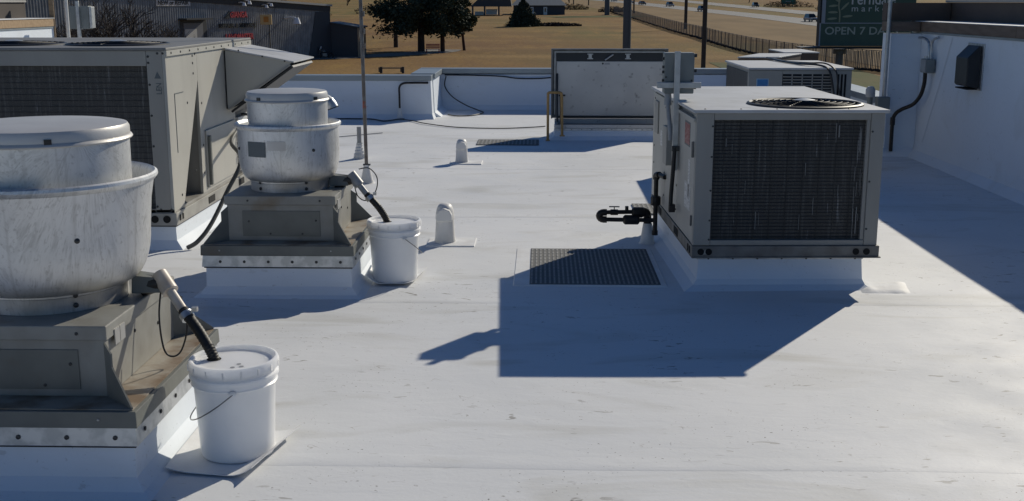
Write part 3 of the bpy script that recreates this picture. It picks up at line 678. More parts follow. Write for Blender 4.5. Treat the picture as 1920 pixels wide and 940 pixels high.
# ================================================================ EXHAUST FANS ON VENTED CURBS
def curb_base(name, label, cx, cy, H_, bw_, ztop, group=None):
    t = thing(name, label, 'fan curb', (cx, cy, 0), 0, group)
    part('membrane_curb', MB().loft([sq(cx, cy, H_+.07, -.012), sq(cx, cy, H_+.02, .01), sq(cx, cy, H_-.012, .05), sq(cx, cy, H_-.015, .155)]), 'membrane_wall', t)
    part('gap_line', MB().loft([sq(cx, cy, H_-.006, .156), sq(cx, cy, H_-.006, .166)]), 'black', t)
    part('skirt', MB().loft([sq(cx, cy, H_+.004, .164), sq(cx, cy, H_-.002, .228)]), 'galvanised', t, bev=.002)
    part('flange', MB().loft([sq(cx, cy, H_+.007, .229), sq(cx, cy, H_+.005, .285)]), 'curb_metal', t, bev=.002)
    part('tray', MB().loft([sq(cx, cy, H_-.01, .2855), sq(cx, cy, H_-.01, .289)]), 'tray', t)
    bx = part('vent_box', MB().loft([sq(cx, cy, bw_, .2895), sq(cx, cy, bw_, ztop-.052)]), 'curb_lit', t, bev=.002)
    for sx in (-1, 1):
        for sy in (-1, 1):
            a = Vector((cx+sx*(bw_-.004), cy+sy*(bw_-.004), 0)); e = Vector((cx+sx*(H_-.012), cy+sy*(H_-.012), 0)); m_ = a.lerp(e, .28)
            n_ = Vector((sx*.0022, -sy*.0022, 0))
            poly = [(a.x, a.y, .2892), (e.x, e.y, .2892), (e.x, e.y, .296), (m_.x, m_.y, .405), (m_.x, m_.y, ztop-.09), (a.x, a.y, ztop-.06)]
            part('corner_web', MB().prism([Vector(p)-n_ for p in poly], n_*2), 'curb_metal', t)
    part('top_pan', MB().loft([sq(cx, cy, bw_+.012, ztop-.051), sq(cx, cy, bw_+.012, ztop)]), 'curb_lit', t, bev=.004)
    fy = cy-bw_
    part('access_panel', MB().box(cx-bw_*.72, cx+bw_*.74, fy-.004, fy-.0006, .315, ztop-.085), 'curb_metal', bx, bev=.0015)
    screws(bx, [(cx-bw_*.6, fy-.0045, .40), (cx+bw_*.66, fy-.0045, .405), (cx-bw_*.2, fy-.0045, .33), (cx+bw_*.4, fy-.0045, .33)], '-y', .006, 'screw')
    n = 6
    screws(t, [(cx-H_+.10+(2*H_-.17)*k/(n-1), cy-H_-.002, .194) for k in range(n)], '-y', .0085, name='bolt')
    screws(t, [(cx+H_+.002, cy-H_+.08+(2*H_-.15)*k/(n-1), .197) for k in range(n)], 'x', .0085, name='bolt')
    screws(t, [(cx-H_+.1, cy-H_-.0065, .258), (cx+H_-.12, cy-H_-.0065, .258)], '-y', .0045, 'screw_light')
    screws(t, [(cx-bw_*.6, cy-bw_-.0125, ztop-.026), (cx+bw_*.75, cy-bw_-.0125, ztop-.026)], '-y', .006)
    screws(bx, [(cx+bw_+.0005, cy-bw_*.2, .44), (cx+bw_+.0005, cy+bw_*.5, .40)], 'x', .007)
    for dy in (-.84, -.70): part('bracket', MB().box(cx+bw_+.0125, cx+bw_+.016, cy+bw_*dy, cy+bw_*dy+.045, ztop-.085, ztop-.03), 'screw_light', t)
    return t
def fan(label, cx, cy, rn, rb, rr, rc, zn, zb, zw, zr, zc, holes):
    t = thing('exhaust_fan', label, 'exhaust fan', (cx, cy, zn), 0, None)
    # bowl: outer skin, rolled lip, inner skin
    prof = [(rn, zn), (rn, zb-.02), (rn+.004, zb)]
    for k in range(1, 9):
        a = k/8*math.pi/2; prof.append((rn+.004+(rb-rn-.004)*math.sin(a)**.9, zb+(zw-zb)*(1-math.cos(a))))
    prof += [(rb+(rr-.016-rb)*.4, zw+(zr-zw)*.5), (rr-.016, zr-.03), (rr-.006, zr-.022), (rr, zr-.012), (rr-.002, zr-.002), (rr-.01, zr+.003), (rr-.019, zr-.003), (rr-.024, zr-.018), (rb-.012, zw), (rn, zb+.03), (rn-.01, zb+.03)]
    part('bowl', MB().lathe(prof, (cx, cy, 0), 72, True, False), 'aluminium', t)
    part('neck_ring', MB().lathe([(rn+.001, zb-.012), (rn+.0045, zb-.008), (rn+.0045, zb+.0), (rn+.001, zb+.003)], (cx, cy, 0), 64, False, False), 'aluminium', t)
    # motor drum and cap
    d = part('motor_drum', MB().lathe([(rc-.006, zb+.06), (rc-.004, zr), (rc-.003, zc-.058)], (cx, cy, 0), 64), 'aluminium', t)
    cp = part('cap', MB().lathe([(rc+.006, zc-.057), (rc+.009, zc-.052), (rc+.006, zc-.046), (rc, zc-.042), (rc-.001, zc-.016), (rc-.008, zc-.004), (rc-.03, zc), (rc*.55, zc+.005), (.001, zc+.008)], (cx, cy, 0), 72), 'spun_cap', t)
    for a in holes: # cap clips
        x, y = cx+(rc-.002)*math.cos(R(a)), cy+(rc-.002)*math.sin(R(a)); k = part('clip', MB().box(-.012, .012, -.006, .006, -.010, .008), 'black', t, False)
        k.location = Vector((x, y, zc-.035))-ORG[t.name]; k.rotation_euler = (0, 0, R(a+90))
    return t
def radial_bolts(t, cx, cy, items):
    me = MB().lathe([(.0095, 0), (.009, .004), (.004, .007), (.001, .007)], seg=10, ax='x').mesh('bolt'); me.materials.append(MATS['screw'])
    for a, r, z in items:
        o = bpy.data.objects.new('bolt', me); C.objects.link(o); o.parent = t
        o.location = Vector((cx+r*math.cos(R(a)), cy+r*math.sin(R(a)), z))-ORG[t.name]; o.rotation_euler = (0, 0, R(a))
c1 = curb_base('fan_curb', 'vented metal curb with rusty tray under the larger exhaust fan', -1.82, 4.03, .49, .355, .54)
f1 = fan('larger weathered aluminium mushroom exhaust fan, swirl-stained bowl', -1.79, 4.05, .265, .358, .396, .308, .541, .605, .79, .998, 1.18, (-62, 30, 150))
radial_bolts(f1, -1.79, 4.05, [(-52, .359, .81), (-51, .266, .60), (-51, .266, .565), (-120, .266, .575)])
c2 = curb_base('fan_curb', 'vented metal curb under the smaller exhaust fan with label', -1.455, 6.59, .42, .30, .545)
f2 = fan('smaller weathered aluminium mushroom exhaust fan with printed label on bowl', -1.46, 6.60, .226, .290, .304, .232, .546, .605, .765, .928, 1.108, (-120, -35, 60))
radial_bolts(f2, -1.46, 6.60, [(-50, .290, .79), (-55, .228, .60), (-125, .228, .60), (-55, .228, .565), (-125, .228, .565), (-150, .290, .79)])
lb = MB()
for k in range(9):
    a = R(-128+k*3.0); lb.v += [(-1.46+.2925*math.cos(a), 6.60+.2925*math.sin(a), .755), (-1.46+.2935*math.cos(a), 6.60+.2935*math.sin(a), .84)]
for k in range(8): lb.f.append((2*k, 2*k+2, 2*k+3, 2*k+1)); lb.sm.append(True)
part('fan_label_and_glint', lb, 'label_mark', f2)
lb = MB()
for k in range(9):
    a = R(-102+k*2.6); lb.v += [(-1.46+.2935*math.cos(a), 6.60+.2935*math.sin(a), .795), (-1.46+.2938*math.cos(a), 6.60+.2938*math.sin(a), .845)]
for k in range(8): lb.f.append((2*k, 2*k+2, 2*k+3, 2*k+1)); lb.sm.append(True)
part('fan_label_and_glint', lb, 'spun_cap', f2, label='pale painted reflection on the bowl')  # reflection on the bowl, painted as a pale strip
# hidden grease spouts and drain hoses
def drain(label, a, tee, end, bk, ringc, pipe='pvc'):
    a, tee, end, bk = map(Vector, (a, tee, end, bk)); t = thing('drain_hose', label, 'hose', tuple(a))
    d = (end-tee).normalized()
    part('spout', MB().tube([a, a.lerp(tee, .6), tee], [.042, .032, .024], 12), 'black', t)
    part('spout_hood', MB().hexa([a+Vector(p) for p in [(-.03, -.055, -.02), (.08, -.04, -.02), (.08, .045, -.02), (-.03, .055, -.02), (-.03, -.04, .045), (.07, -.03, .035), (.07, .03, .035), (-.03, .045, .045)]]), 'curb_metal', t, bev=.004)
    part('tee', MB().tube([tee-d*.04, tee+d*.045], .031, 16), pipe, t)
    mid = tee.lerp(end, .48)
    part('drain_pipe', MB().tube([tee+d*.03, mid], .018, 14), pipe, t)
    n = 46; pts = smooth_path([mid-d*.03, mid.lerp(end, .5)+Vector((0, 0, .012)), end, end+Vector((.012, 0, -.05))], 16); rs = [.0195+.0011*(1 if i % 2 else -1) for i in range(len(pts))]
    part('corrugated_hose', MB().tube(pts, rs, 14), 'black_rubber', t)
    part('hose_clamp', MB().tube([mid-d*.012, mid+d*.012], .026, 14), 'galvanised', t)
    part('clamp_screw', MB().box(mid.x+.02, mid.x+.04, mid.y-.01, mid.y+.01, mid.z+.018, mid.z+.034), 'screw_light', t)
    part('tie_wire', MB().tube(smooth_path([Vector(p) for p in ringc]), .0035, 6), 'black', t)
    return t
drain('black corrugated hose draining the larger fan into the nearer bucket', (-1.47, 4.10, .575), (-1.385, 4.08, .59), (-1.175, 3.915, .37), None or (0, 0, 0),
      [(-1.40, 4.08, .565), (-1.40, 4.04, .47), (-1.385, 4.02, .36), (-1.36, 4.02, .325), (-1.325, 4.03, .34), (-1.30, 4.04, .42), (-1.305, 4.05, .50)])
drain('black hose draining the smaller fan into the farther bucket', (-1.20, 6.63, .575), (-1.085, 6.62, .59), (-.90, 6.56, .368), None or (0, 0, 0),
      [(-1.09, 6.62, .56), (-1.07, 6.62, .49), (-1.02, 6.62, .465), (-.965, 6.62, .52), (-.955, 6.62, .60), (-1.0, 6.62, .655), (-1.06, 6.62, .65)], 'pvc_grey')
# flexible lead drooping from the big unit to the roof
b = MB().tube(smooth_path([(-2.41, 9.0, .60), (-2.34, 8.6, .56), (-2.10, 7.95, .52), (-2.16, 7.75, .32), (-2.22, 7.55, .14), (-2.28, 7.43, .045), (-2.33, 7.36, .016)]), .015, 10)
solo('flexible_conduit', b, 'hose_grey', 'grey flexible conduit drooping from the long beige unit to roof', 'conduit', (-2.33, 7.36, 0))

# ================================================================ BUCKETS
def make_bucket(label, cx, cy, rz, hole):
    t = thing('bucket', label, 'bucket', (cx, cy, .008), rz, 'white drain buckets')
    r0, r1, h = .131, .147, .355
    hx, hy = (math.cos(rz)*hole[0]+math.sin(rz)*hole[1], -math.sin(rz)*hole[0]+math.cos(rz)*hole[1])
    prof = [(r0-.012, 0), (r0-.003, .003), (r0, .012), (r0+(r1-r0)*.74, .262), (r1+.001, .268), (r1+.006, .272), (r1+.001, .277), (r1+.001, .292), (r1+.010, .296), (r1+.010, .306), (r1+.001, .310), (r1+.001, .335)]
    part('body', MB().lathe(prof, seg=64), 'bucket', t, False)
    ld = part('lid', MB().lathe([(r1+.002, .322), (r1+.011, .324), (r1+.012, .345), (r1+.008, .356), (r1+.001, .358), (r1-.006, .354), (r1-.010, .343), (r1-.016, .340), (r1-.05, .341), (.001, .342)], seg=64), 'bucket', t, False)
    for k in range(16):
        a = k*math.pi/8+.2; o = part('lid_rib', MB().box(-.0018, .0018, -.0065, .0, -.011, .011), 'bucket', ld, False)
        o.location = ((r1+.0155)*math.cos(a)*.995, (r1+.0155)*math.sin(a)*.995, .335); o.rotation_euler = (0, 0, a+math.pi/2+math.pi)
    part('hose_hole', MB().lathe([(.026, .3425), (.001, .3428)], (hx, hy, 0), 20, False, True), 'hole', ld, False)
    for x, y in ((.045, .02), (.08, .0), (.075, .03)): part('lid_hole', MB().lathe([(.0085, .3424), (.001, .3426)], (x, y, 0), 12, False, True), 'pvc_grey', ld, False)
    hz = .286
    for s_ in (-1, 1): part('handle_ear', MB().lathe([(.014, 0), (.012, s_*.007), (.004, s_*.009)], (s_*(r1+.0015), 0, hz-.02), 14, ax='x'), 'bucket', t, False)
    pts = [(-(r1+.009), 0, hz-.02)] + [(-(r1+.012)*math.cos(R(k*18)), -(r1+.014)*math.sin(R(k*18)), hz-.02-.125*math.sin(R(k*18))) for k in range(1, 10)] + [((r1+.009), 0, hz-.02)]
    part('wire_handle', MB().tube(smooth_path(pts, 4), .0023, 6), 'bucket_wire', t, False)
    return t
b1 = make_bucket('white plastic bucket on a loose membrane sheet, wire handle hanging in front', -1.092, 3.895, R(-78), (-.075, .015))
b2 = make_bucket('white plastic bucket standing by the farther, smaller exhaust fan', -.853, 6.56, R(120), (-.04, 0))
def mat_sheet(label, corners, curl, loc):
    """loose off-cut of membrane with curled edges, two-sided with thickness"""
    b = MB(); n = 14; A, B_, D2, E2 = [Vector(c) for c in corners]; top = []
    for j in range(n+1):
        for i in range(n+1):
            u, v = i/n, j/n
            p = (A*(1-u)+B_*u)*(1-v)+(E2*(1-u)+D2*u)*v
            # rounded corners
            z = .004 + curl[0]*max(0, (u-.72)/.28)**2 + curl[1]*max(0, (.3-u)/.3)**2 + curl[2]*max(0, (v-.7)/.3)**2 + curl[3]*max(0, (.15-v)/.15)**2
            top.append((p.x, p.y, z+.003))
    bot = [(x, y, z-.003) for x, y, z in top]; N_ = (n+1)**2
    b.v = top+bot
    for j in range(n):
        for i in range(n):
            q = (j*(n+1)+i, j*(n+1)+i+1, (j+1)*(n+1)+i+1, (j+1)*(n+1)+i); b.f.append(q); b.sm.append(True); b.f.append(tuple(k+N_ for k in q[::-1])); b.sm.append(True)
    edge = [i for i in range(n+1)] + [(j)*(n+1)+n for j in range(1, n+1)] + [n*(n+1)+i for i in range(n-1, -1, -1)] + [j*(n+1) for j in range(n-1, 0, -1)]
    for a, c in zip(edge, edge[1:]+edge[:1]): b.f.append((c, a, a+N_, c+N_)); b.sm.append(False)
    solo('membrane_sheet', b, 'patch', label, 'sheet', loc)
mat_sheet('loose white membrane sheet curling up under the nearer bucket', [(-1.30, 3.71, 0), (-.985, 3.66, 0), (-.90, 4.07, 0), (-1.30, 4.18, 0)], (.035, .012, .0, .0), (-1.1, 3.9, 0))
mat_sheet('white membrane sheet turned up between farther bucket and fan curb', [(-1.0, 6.42, 0), (-.74, 6.42, 0), (-.69, 6.82, 0), (-1.01, 6.85, 0)], (.012, .05, 0, .006), (-.85, 6.6, 0))

# ================================================================ ROOF VENTS, POLE, PADS
def hood_vent(label, x, y, h, r):
    t = thing('plumbing_vent', label, 'vent', (x, y, 0), 0, 'white membrane-wrapped roof vents')
    part('boot', MB().lathe([(r*1.45, -.006), (r*1.18, .006), (r*1.08, .05*h/.25), (r, h*.55), (r*.95, h*.68)], (x, y, 0), 28, True, True), 'boot', t)
    b = MB(); seg = 20; rings = []
    for k in range(10):       # bent-over hood: a short half dome leaning back
        a = k/9*math.pi/2; rr = r*1.04*math.cos(a)**.55 if k < 9 else .003
        rings.append([(x+rr*math.cos(2*math.pi*j/seg), y+.018*math.sin(a)+rr*1.25*math.sin(2*math.pi*j/seg), h*.62+(h*.40)*math.sin(a)) for j in range(seg)])
    b.loft(rings, True, True); part('hood', b, 'boot', t)
    b = MB().prism([(x-r*.86, y-r*1.33, h*.60), (x+r*.86, y-r*1.33, h*.60), (x+r*.86, y-r*1.33, h*.76), (x+r*.6, y-r*1.33, h*.88), (x, y-r*1.33, h*.94), (x-r*.6, y-r*1.33, h*.88), (x-r*.86, y-r*1.33, h*.76)], (0, r*.8, 0))
    part('front_flap', b, 'boot', t, bev=.008)
    part('patch', MB().loft([rect(x-.12, x+.21, y-.15, y+.14, -.006), rect(x-.115, x+.205, y-.145, y+.135, .0055)]), 'patch', t)
    return t
hood_vent('white membrane-wrapped roof vent beside the farther bucket', -.648, 7.66, .262, .062)
hood_vent('white membrane-wrapped roof vent near the far ribbed walkway pad', -.805, 11.66, .235, .058)
t = thing('vent_stack', 'white stepped pipe vent standing behind the tall rusty pole', 'vent', (-1.9, 11.95, 0))
part('boot', MB().lathe([(.085, -.006), (.065, .004), (.06, .05), (.05, .055), (.05, .085), (.042, .09), (.042, .115), (.034, .12), (.034, .145), (.026, .15)], (-1.9, 11.95, 0), 24), 'boot', t)
part('pipe', MB().lathe([(.024, .14), (.024, .33)], (-1.9, 11.95, 0), 20), 'pvc_grey', t)
part('clamp', MB().lathe([(.032, .15), (.032, .165)], (-1.9, 11.95, 0), 16), 'galvanised', t)
t = thing('mast_pole', 'thin rusty steel pole rising from a white cone boot', 'pole', (-1.575, 10.28, 0))
part('cone_boot', MB().lathe([(.085, -.006), (.062, .006), (.048, .06), (.030, .14), (.024, .165)], (-1.575, 10.28, 0), 24), 'boot', t)
part('pole', MB().tube([(-1.575, 10.28, .1), (-1.585, 10.28, 1.2), (-1.60, 10.28, 2.6)], .0165, 12), 'pole_steel', t)
part('clamp', MB().box(-1.605, -1.54, 10.262, 10.298, .160, .172), 'screw', t)
for z in (1.2, 1.33, 1.48): part('bracket', MB().box(-1.575, -1.555, 10.262, 10.28, z, z+.045), 'pole_steel', t, bev=.004)
# gooseneck duct beyond the smaller fan
t = thing('gooseneck_vent', 'galvanised segmented gooseneck vent behind the smaller exhaust fan', 'vent', (-2.31, 12.0, 0))
GX, GZ, GR = -2.32, .47, .145
part('riser', MB().lathe([(.11, -.006), (.08, .01), (.07, .05), (.07, GZ)], (GX-GR, 12.0, 0), 24), 'galvanised', t)
ga = lambda a: (GX-GR*math.cos(a), 12.0, GZ+GR*math.sin(a))
for k in range(6):
    a0, a1 = k*2.8/6, (k+1)*2.8/6
    part('segment', MB().tube([ga(a0), ga((a0+a1)/2), ga(a1)], .070, 20, False), 'galvanised', t)
    part('seam_bead', MB().tube([ga(a1-.03), ga(a1+.03)], .0735, 20), 'galvanised' if k < 5 else 'hole', t)

def pad(label, x0, x1, y0, y1, rib_pitch, border, dark, z=.004):
    t = thing('walkway_pad', label, 'walkway pad', ((x0+x1)/2, (y0+y1)/2, 0), 0, None)
    if border: part('border', MB().loft([rect(x0-border, x1+border*.4, y0-.03, y1+.02, -.006), rect(x0-border+.01, x1+border*.4-.01, y0-.02, y1+.01, .003)]), 'patch', t)
    part('base', MB().box(x0, x1, y0, y1, .0, .006), 'pad', t)
    b = MB(); n = int((x1-x0)/rib_pitch); g = rib_pitch
    m_ = max(2, int((y1-y0)/.085))
    for k in range(n):
        for j in range(m_):
            yy = y0+(y1-y0)*j/m_
            b.box(x0+k*g+g*.2, x0+k*g+g*.62, yy+.006, yy+(y1-y0)/m_-.006, .0062, .0085)
    part('tread_ribs', b, dark, t, kind='stuff'); return t
pad('dark ribbed walkway pad on the roof in front of the grey unit', -.06, .70, 6.46, 7.44, .027, .10, 'pad_dark')
pad('ribbed walkway pad by the open roof hatch', -.74, -.02, 13.12, 13.64, .044, .0, 'pad_dark')
pad('small ribbed walkway pad tucked against the grey unit curb', .74, .92, 8.74, 9.2, .036, .0, 'pad_dark')

# crumpled corner patch at the unit's curb
b = MB(); n = 12; cx, cy = 1.93, 6.46
for j in range(n+1):
    for i in range(n+1):
        u, v = i/n, j/n; x = 1.80+u*.30+.05*v; y = 6.30+v*.30
        z = -.006+.014*min(1, 6*min(u, 1-u, v, 1-v))+.020*max(0, math.sin(u*6.5+v*2.2)*math.cos(v*3.3-u*4))**2*math.sin(u*math.pi)*math.sin(v*math.pi)
        b.v.append((x, y, z))
for j in range(n):
    for i in range(n): b.f.append((j*(n+1)+i, j*(n+1)+i+1, (j+1)*(n+1)+i+1, (j+1)*(n+1)+i)); b.sm.append(True)
solo('corner_patch', b, 'patch', 'crumpled white membrane corner patch at the foot of the grey unit', 'patch', (1.93, 6.46, 0))
# loose cables
def cable(label, pts, r=.007, m='black'):
    solo('cable', MB().tube(smooth_path(pts, 10), r, 6), m, label, 'cable', tuple(pts[0][:2])+(0,))
cable('thin black cable lying across the roof towards the hatch', [(-1.98, 16.0, .012), (-1.75, 15.75, .01), (-1.54, 15.4, .01), (-1.07, 14.95, .008), (-.5, 14.85, .008), (-.1, 15.0, .008), (.06, 15.1, .01)])
cable('black cable along the foot of the nearer back parapet', [(-3.9, 15.98, .012), (-3.0, 16.0, .012), (-2.4, 15.98, .012), (-2.15, 15.7, .012), (-1.98, 15.96, .012), (-1.9, 15.98, .012)], .01)
cable('black cable swagging along under the far parapet cap', [(-1.47, 17.66, .52), (-1.0, 17.66, .515), (-.6, 17.66, .50), (-.35, 17.66, .47), (.0, 17.66, .47), (.3, 17.66, .5)] , .011)
cable('black cable looping down the far parapet to the roof', [(-1.45, 17.66, .50), (-1.47, 17.66, .35), (-1.36, 17.62, .2), (-1.15, 17.5, .08), (-.95, 17.3, .02), (-.85, 17.0, .01), (-.98, 16.6, .008), (-1.2, 16.5, .008), (-1.35, 16.7, .008)], .009)
t = thing('parapet_conduit', 'dark bent conduit rising from the roof onto the nearer back parapet', 'conduit', (-1.98, 16.1, 0))
part('pipe', MB().tube(smooth_path([(-1.98, 16.12, .10), (-1.985, 16.15, .32), (-1.985, 16.17, .44), (-1.93, 16.18, .492), (-1.8, 16.18, .50), (-1.58, 16.18, .50)]), .014, 8), 'black_pipe', t)
part('boot', MB().lathe([(.06, -.006), (.045, .01), (.03, .10), (.02, .15)], (-1.98, 16.11, 0), 18), 'boot', t)
cable('grey cable lying behind the smaller exhaust fan', [(-2.75, 13.6, .006), (-2.4, 13.9, .006), (-1.98, 14.3, .006)], .006, 'pvc_grey')

# ================================================================ ROOF HATCH
t = thing('roof_hatch', 'open metal roof hatch with its wide lid standing upright', 'roof hatch', (.85, 13.9, 0))
part('curb', MB().loft([rect(.08, 1.66, 13.62, 14.33, -.01), rect(.16, 1.58, 13.70, 14.25, .04), rect(.17, 1.57, 13.72, 14.23, .105)]), 'membrane_wall', t)
part('flashing', MB().box(.165, 1.575, 13.712, 14.235, .107, .128), 'galvanised', t)
screws(t, [(.25+.12*k, 13.7115, .117) for k in range(11)], '-y', .006)
part('frame', MB().box(.17, 1.57, 13.718, 13.76, .129, .175).box(.17, .21, 13.761, 14.19, .129, .175).box(1.53, 1.57, 13.761, 14.19, .129, .175).box(.17, 1.57, 14.191, 14.23, .129, .20), 'hatch_alu', t, bev=.003)
part('gasket_and_dark_well', MB().box(.19, 1.55, 13.73, 13.75, .1755, .184).box(.23, 1.51, 13.77, 14.185, .129, .134), 'black', t)  # second box: black sheet painted in for the dark hatch opening
ly = 14.20
ld = part('lid', MB().box(.125, 1.545, ly+.012, ly+.06, .205, 1.052), 'hatch_frame', t, bev=.006)
part('lid_liner', MB().box(.19, 1.49, ly-.004, ly+.0115, .235, .898), 'hatch_alu', ld, bev=.004)
part('lid_recess', MB().box(.19, 1.49, ly+.004, ly+.0115, .90, 1.0), 'dark_band', ld)
part('lid_rim', MB().box(.125, 1.545, ly-.05, ly+.0115, 1.037, 1.054).box(.125, .142, ly-.05, ly+.0115, .205, 1.036).box(1.528, 1.545, ly-.05, ly+.0115, .205, 1.036), 'hatch_frame', ld)
part('lid_gasket', MB().box(.165, 1.505, ly-.012, ly+.0115, 1.006, 1.018).box(.165, .177, ly-.012, ly+.0115, .25, 1.005).box(1.493, 1.505, ly-.012, ly+.0115, .25, 1.005), 'strut', ld)
for x in (.60, 1.06): part('latch', MB().box(x-.035, x+.035, ly-.012, ly+.003, .980, .992).box(x-.035, x+.035, ly-.012, ly+.003, .925, .937).box(x-.02, x+.02, ly-.01, ly+.003, .938, .979), 'strut', ld)
part('handle', MB().tube([(.78, ly-.02, .915), (.88, ly-.02, .982)], .009, 8), 'strut', ld)
part('lid_sticker', MB().lathe([(.012, -.0045), (.001, -.005)], (.755, ly, .872), 14, False, True, ax='y'), 'black', ld)
part('lid_sticker', MB().box(.775, .84, ly-.0055, ly-.0045, .86, .882), 'pvc_grey', ld)
part('hold_open_arm', MB().tube([(.20, ly-.01, .75), (.20, 13.95, .19)], .012, 8), 'screw', t)
part('lift_spring', MB().tube([(.25, ly-.03, .50), (.25, 13.9, .16)], .018, 10), 'black', t)
part('arm_stop', MB().box(.22, .30, ly-.03, ly-.005, .475, .495), 'black', t, bev=.004)
part('lid_bottom_rail', MB().box(.19, 1.49, ly-.02, ly+.0115, .206, .2345), 'dark_band', ld)
s = thing('hatch_rail', 'tan steel grab rail hoop beside the open roof hatch', 'grab rail', (.15, 13.7, 0))
part('hoop', MB().tube(smooth_path([(.085, 13.60, .0), (.085, 13.60, .3), (.085, 13.60, .53), (.09, 13.60, .555), (.11, 13.60, .565), (.2, 13.6, .565), (.23, 13.6, .56), (.245, 13.6, .53), (.25, 13.6, .3), (.255, 13.6, .06)], 6), .0165, 10), 'tan_steel', s)
part('foot', MB().box(.06, .11, 13.57, 13.63, -.004, .008).box(.225, .285, 13.57, 13.63, .05, .062), 'tan_steel', s)

# ================================================================ UNITS BEHIND
t = thing('rooftop_unit', 'smaller grey louvered unit with blue label behind the streaked unit', 'air conditioner', (1.91, 10.65, 0))
X0, X1, Y0, Y1, ZT = 1.91, 2.84, 10.65, 12.02, 1.0
part('curb', MB().loft([rect(X0-.05, X1+.05, Y0-.05, Y1+.05, -.01), rect(X0+.02, X1-.02, Y0+.02, Y1-.02, .05), rect(X0+.02, X1-.02, Y0+.02, Y1-.02, .15)]), 'membrane_wall', t)
part('casing', MB().box(X0+.006, X1, Y0+.012, Y1, .152, ZT), 'grey_paint', t, bev=.003)
part('front_panel', MB().box(X0+.0, X0+.30, Y0, Y0+.0115, .17, ZT-.006), 'grey_paint', t, bev=.003)
part('front_panel', MB().box(X0+.303, X1, Y0+.004, Y0+.0115, .17, ZT-.006), 'grey_paint', t, bev=.002)
part('top_panel', MB().box(X0-.012, X1+.012, Y0-.012, Y1+.012, ZT+.001, ZT+.018), 'unit_top', t, bev=.003)
part('side_coil', MB().box(X0-.002, X0+.0055, Y0+.10, Y1-.05, .20, ZT-.03), 'coil', t)
part('corner_trim', MB().box(X0-.006, X0+.0055, Y0+.0, Y0+.07, .17, ZT-.004), 'rail_light', t, bev=.002)
part('blue_label', MB().box(X0+.072, X0+.168, Y0-.003, Y0-.0005, ZT-.153, ZT-.088), 'label_blue', t)
part('blue_label_edge', MB().box(X0+.064, X0+.176, Y0-.0018, Y0-.0003, ZT-.161, ZT-.080), 'label_pale', t)
sl_me = MB().hexa([(0, -.002, 0), (.075, -.002, 0), (.075, .003, .004), (0, .003, .004), (0, -.010, .010), (.075, -.010, .010), (.075, .003, .014), (0, .003, .014)]).mesh('louver_slat'); sl_me.materials.append(MATS['grey_paint'])
for c_ in range(5):
    xx = X0+.305+c_*.092
    bk = part('louver_bank', MB().box(xx-.002, xx+.077, Y0+.0015, Y0+.0038, ZT-.52, ZT-.04), 'hole', t)
    for k in range(18): piece(bk, sl_me, Vector((xx, Y0+.0012, ZT-.515+k*.0262))-ORG[t.name], 'louver_slat')
for c_ in range(3):
    xx = X0+.80+c_*.032
    bk = part('louver_bank', MB().box(xx, xx+.018, Y0+.0015, Y0+.0038, ZT-.52, ZT-.04), 'hole', t)
cable('black line set crossing the louvered unit top and down its front', [(2.35, 12.15, 1.04), (2.40, 11.6, 1.03), (2.46, 11.1, 1.032), (2.57, 10.8, 1.035), (2.62, 10.62, 1.0), (2.66, 10.6, .85), (2.70, 10.61, .65), (2.72, 10.62, .5)], .010)
cable('second black line set looping over the louvered unit top edge', [(2.38, 12.15, 1.04), (2.44, 11.6, 1.03), (2.52, 11.0, 1.045), (2.63, 10.78, 1.05), (2.68, 10.6, .99), (2.71, 10.6, .85), (2.76, 10.61, .66), (2.78, 10.62, .5)], .008)
def vent_box(label, base, h0, h1, m1, loc):
    t = thing('intake_hood', label, 'vent', loc)
    q = [Vector(p) for p in base]; c_ = sum(q, Vector())/4
    ins = [c_+(p-c_)*.9 for p in q]
    part('curb', MB().hexa([(p.x, p.y, -.01) for p in ins]+[(p.x, p.y, h0-.001) for p in ins]), 'membrane_wall', t)
    part('body', MB().hexa([(p.x, p.y, h0) for p in q]+[(p.x, p.y, h1) for p in q]), m1, t, bev=.003)
    e = [c_+(p-c_)*1.03 for p in q]
    part('lid', MB().hexa([(p.x, p.y, h1+.001) for p in e]+[(p.x, p.y, h1+.015) for p in e]), 'unit_top', t, bev=.003)
vent_box('low slanted brown intake hood with pale top behind the louvered unit', [(2.31, 13.67, 0), (2.79, 13.68, 0), (3.25, 14.63, 0), (2.73, 14.62, 0)], .30, .965, 'brown_panel', (2.77, 14.15, 0))
vent_box('dark square intake hood with pale top, farthest of the roof boxes', [(3.22, 15.45, 0), (3.67, 15.45, 0), (3.67, 16.5, 0), (3.22, 16.5, 0)], .25, .945, 'brown_panel', (3.45, 16.0, 0))
t = thing('pipe_stub', 'galvanised conduit and junction box standing against the wall pier', 'conduit', (3.62, 12.3, 0))
part('pipe', MB().tube([(3.63, 12.30, .0), (3.63, 12.30, 1.75)], .020, 10), 'strut', t)
part('junction_box', MB().box(3.54, 3.67, 12.20, 12.30, .50, .63), 'elec_box', t, bev=.005)
part('cap', MB().lathe([(.05, .62), (.05, .70), (.03, .73)], (3.50, 12.35, 0), 16), 'unit_top', t)
part('hub', MB().lathe([(.03, .0), (.03, .62)], (3.50, 12.35, 0), 12), 'elec_box', t)
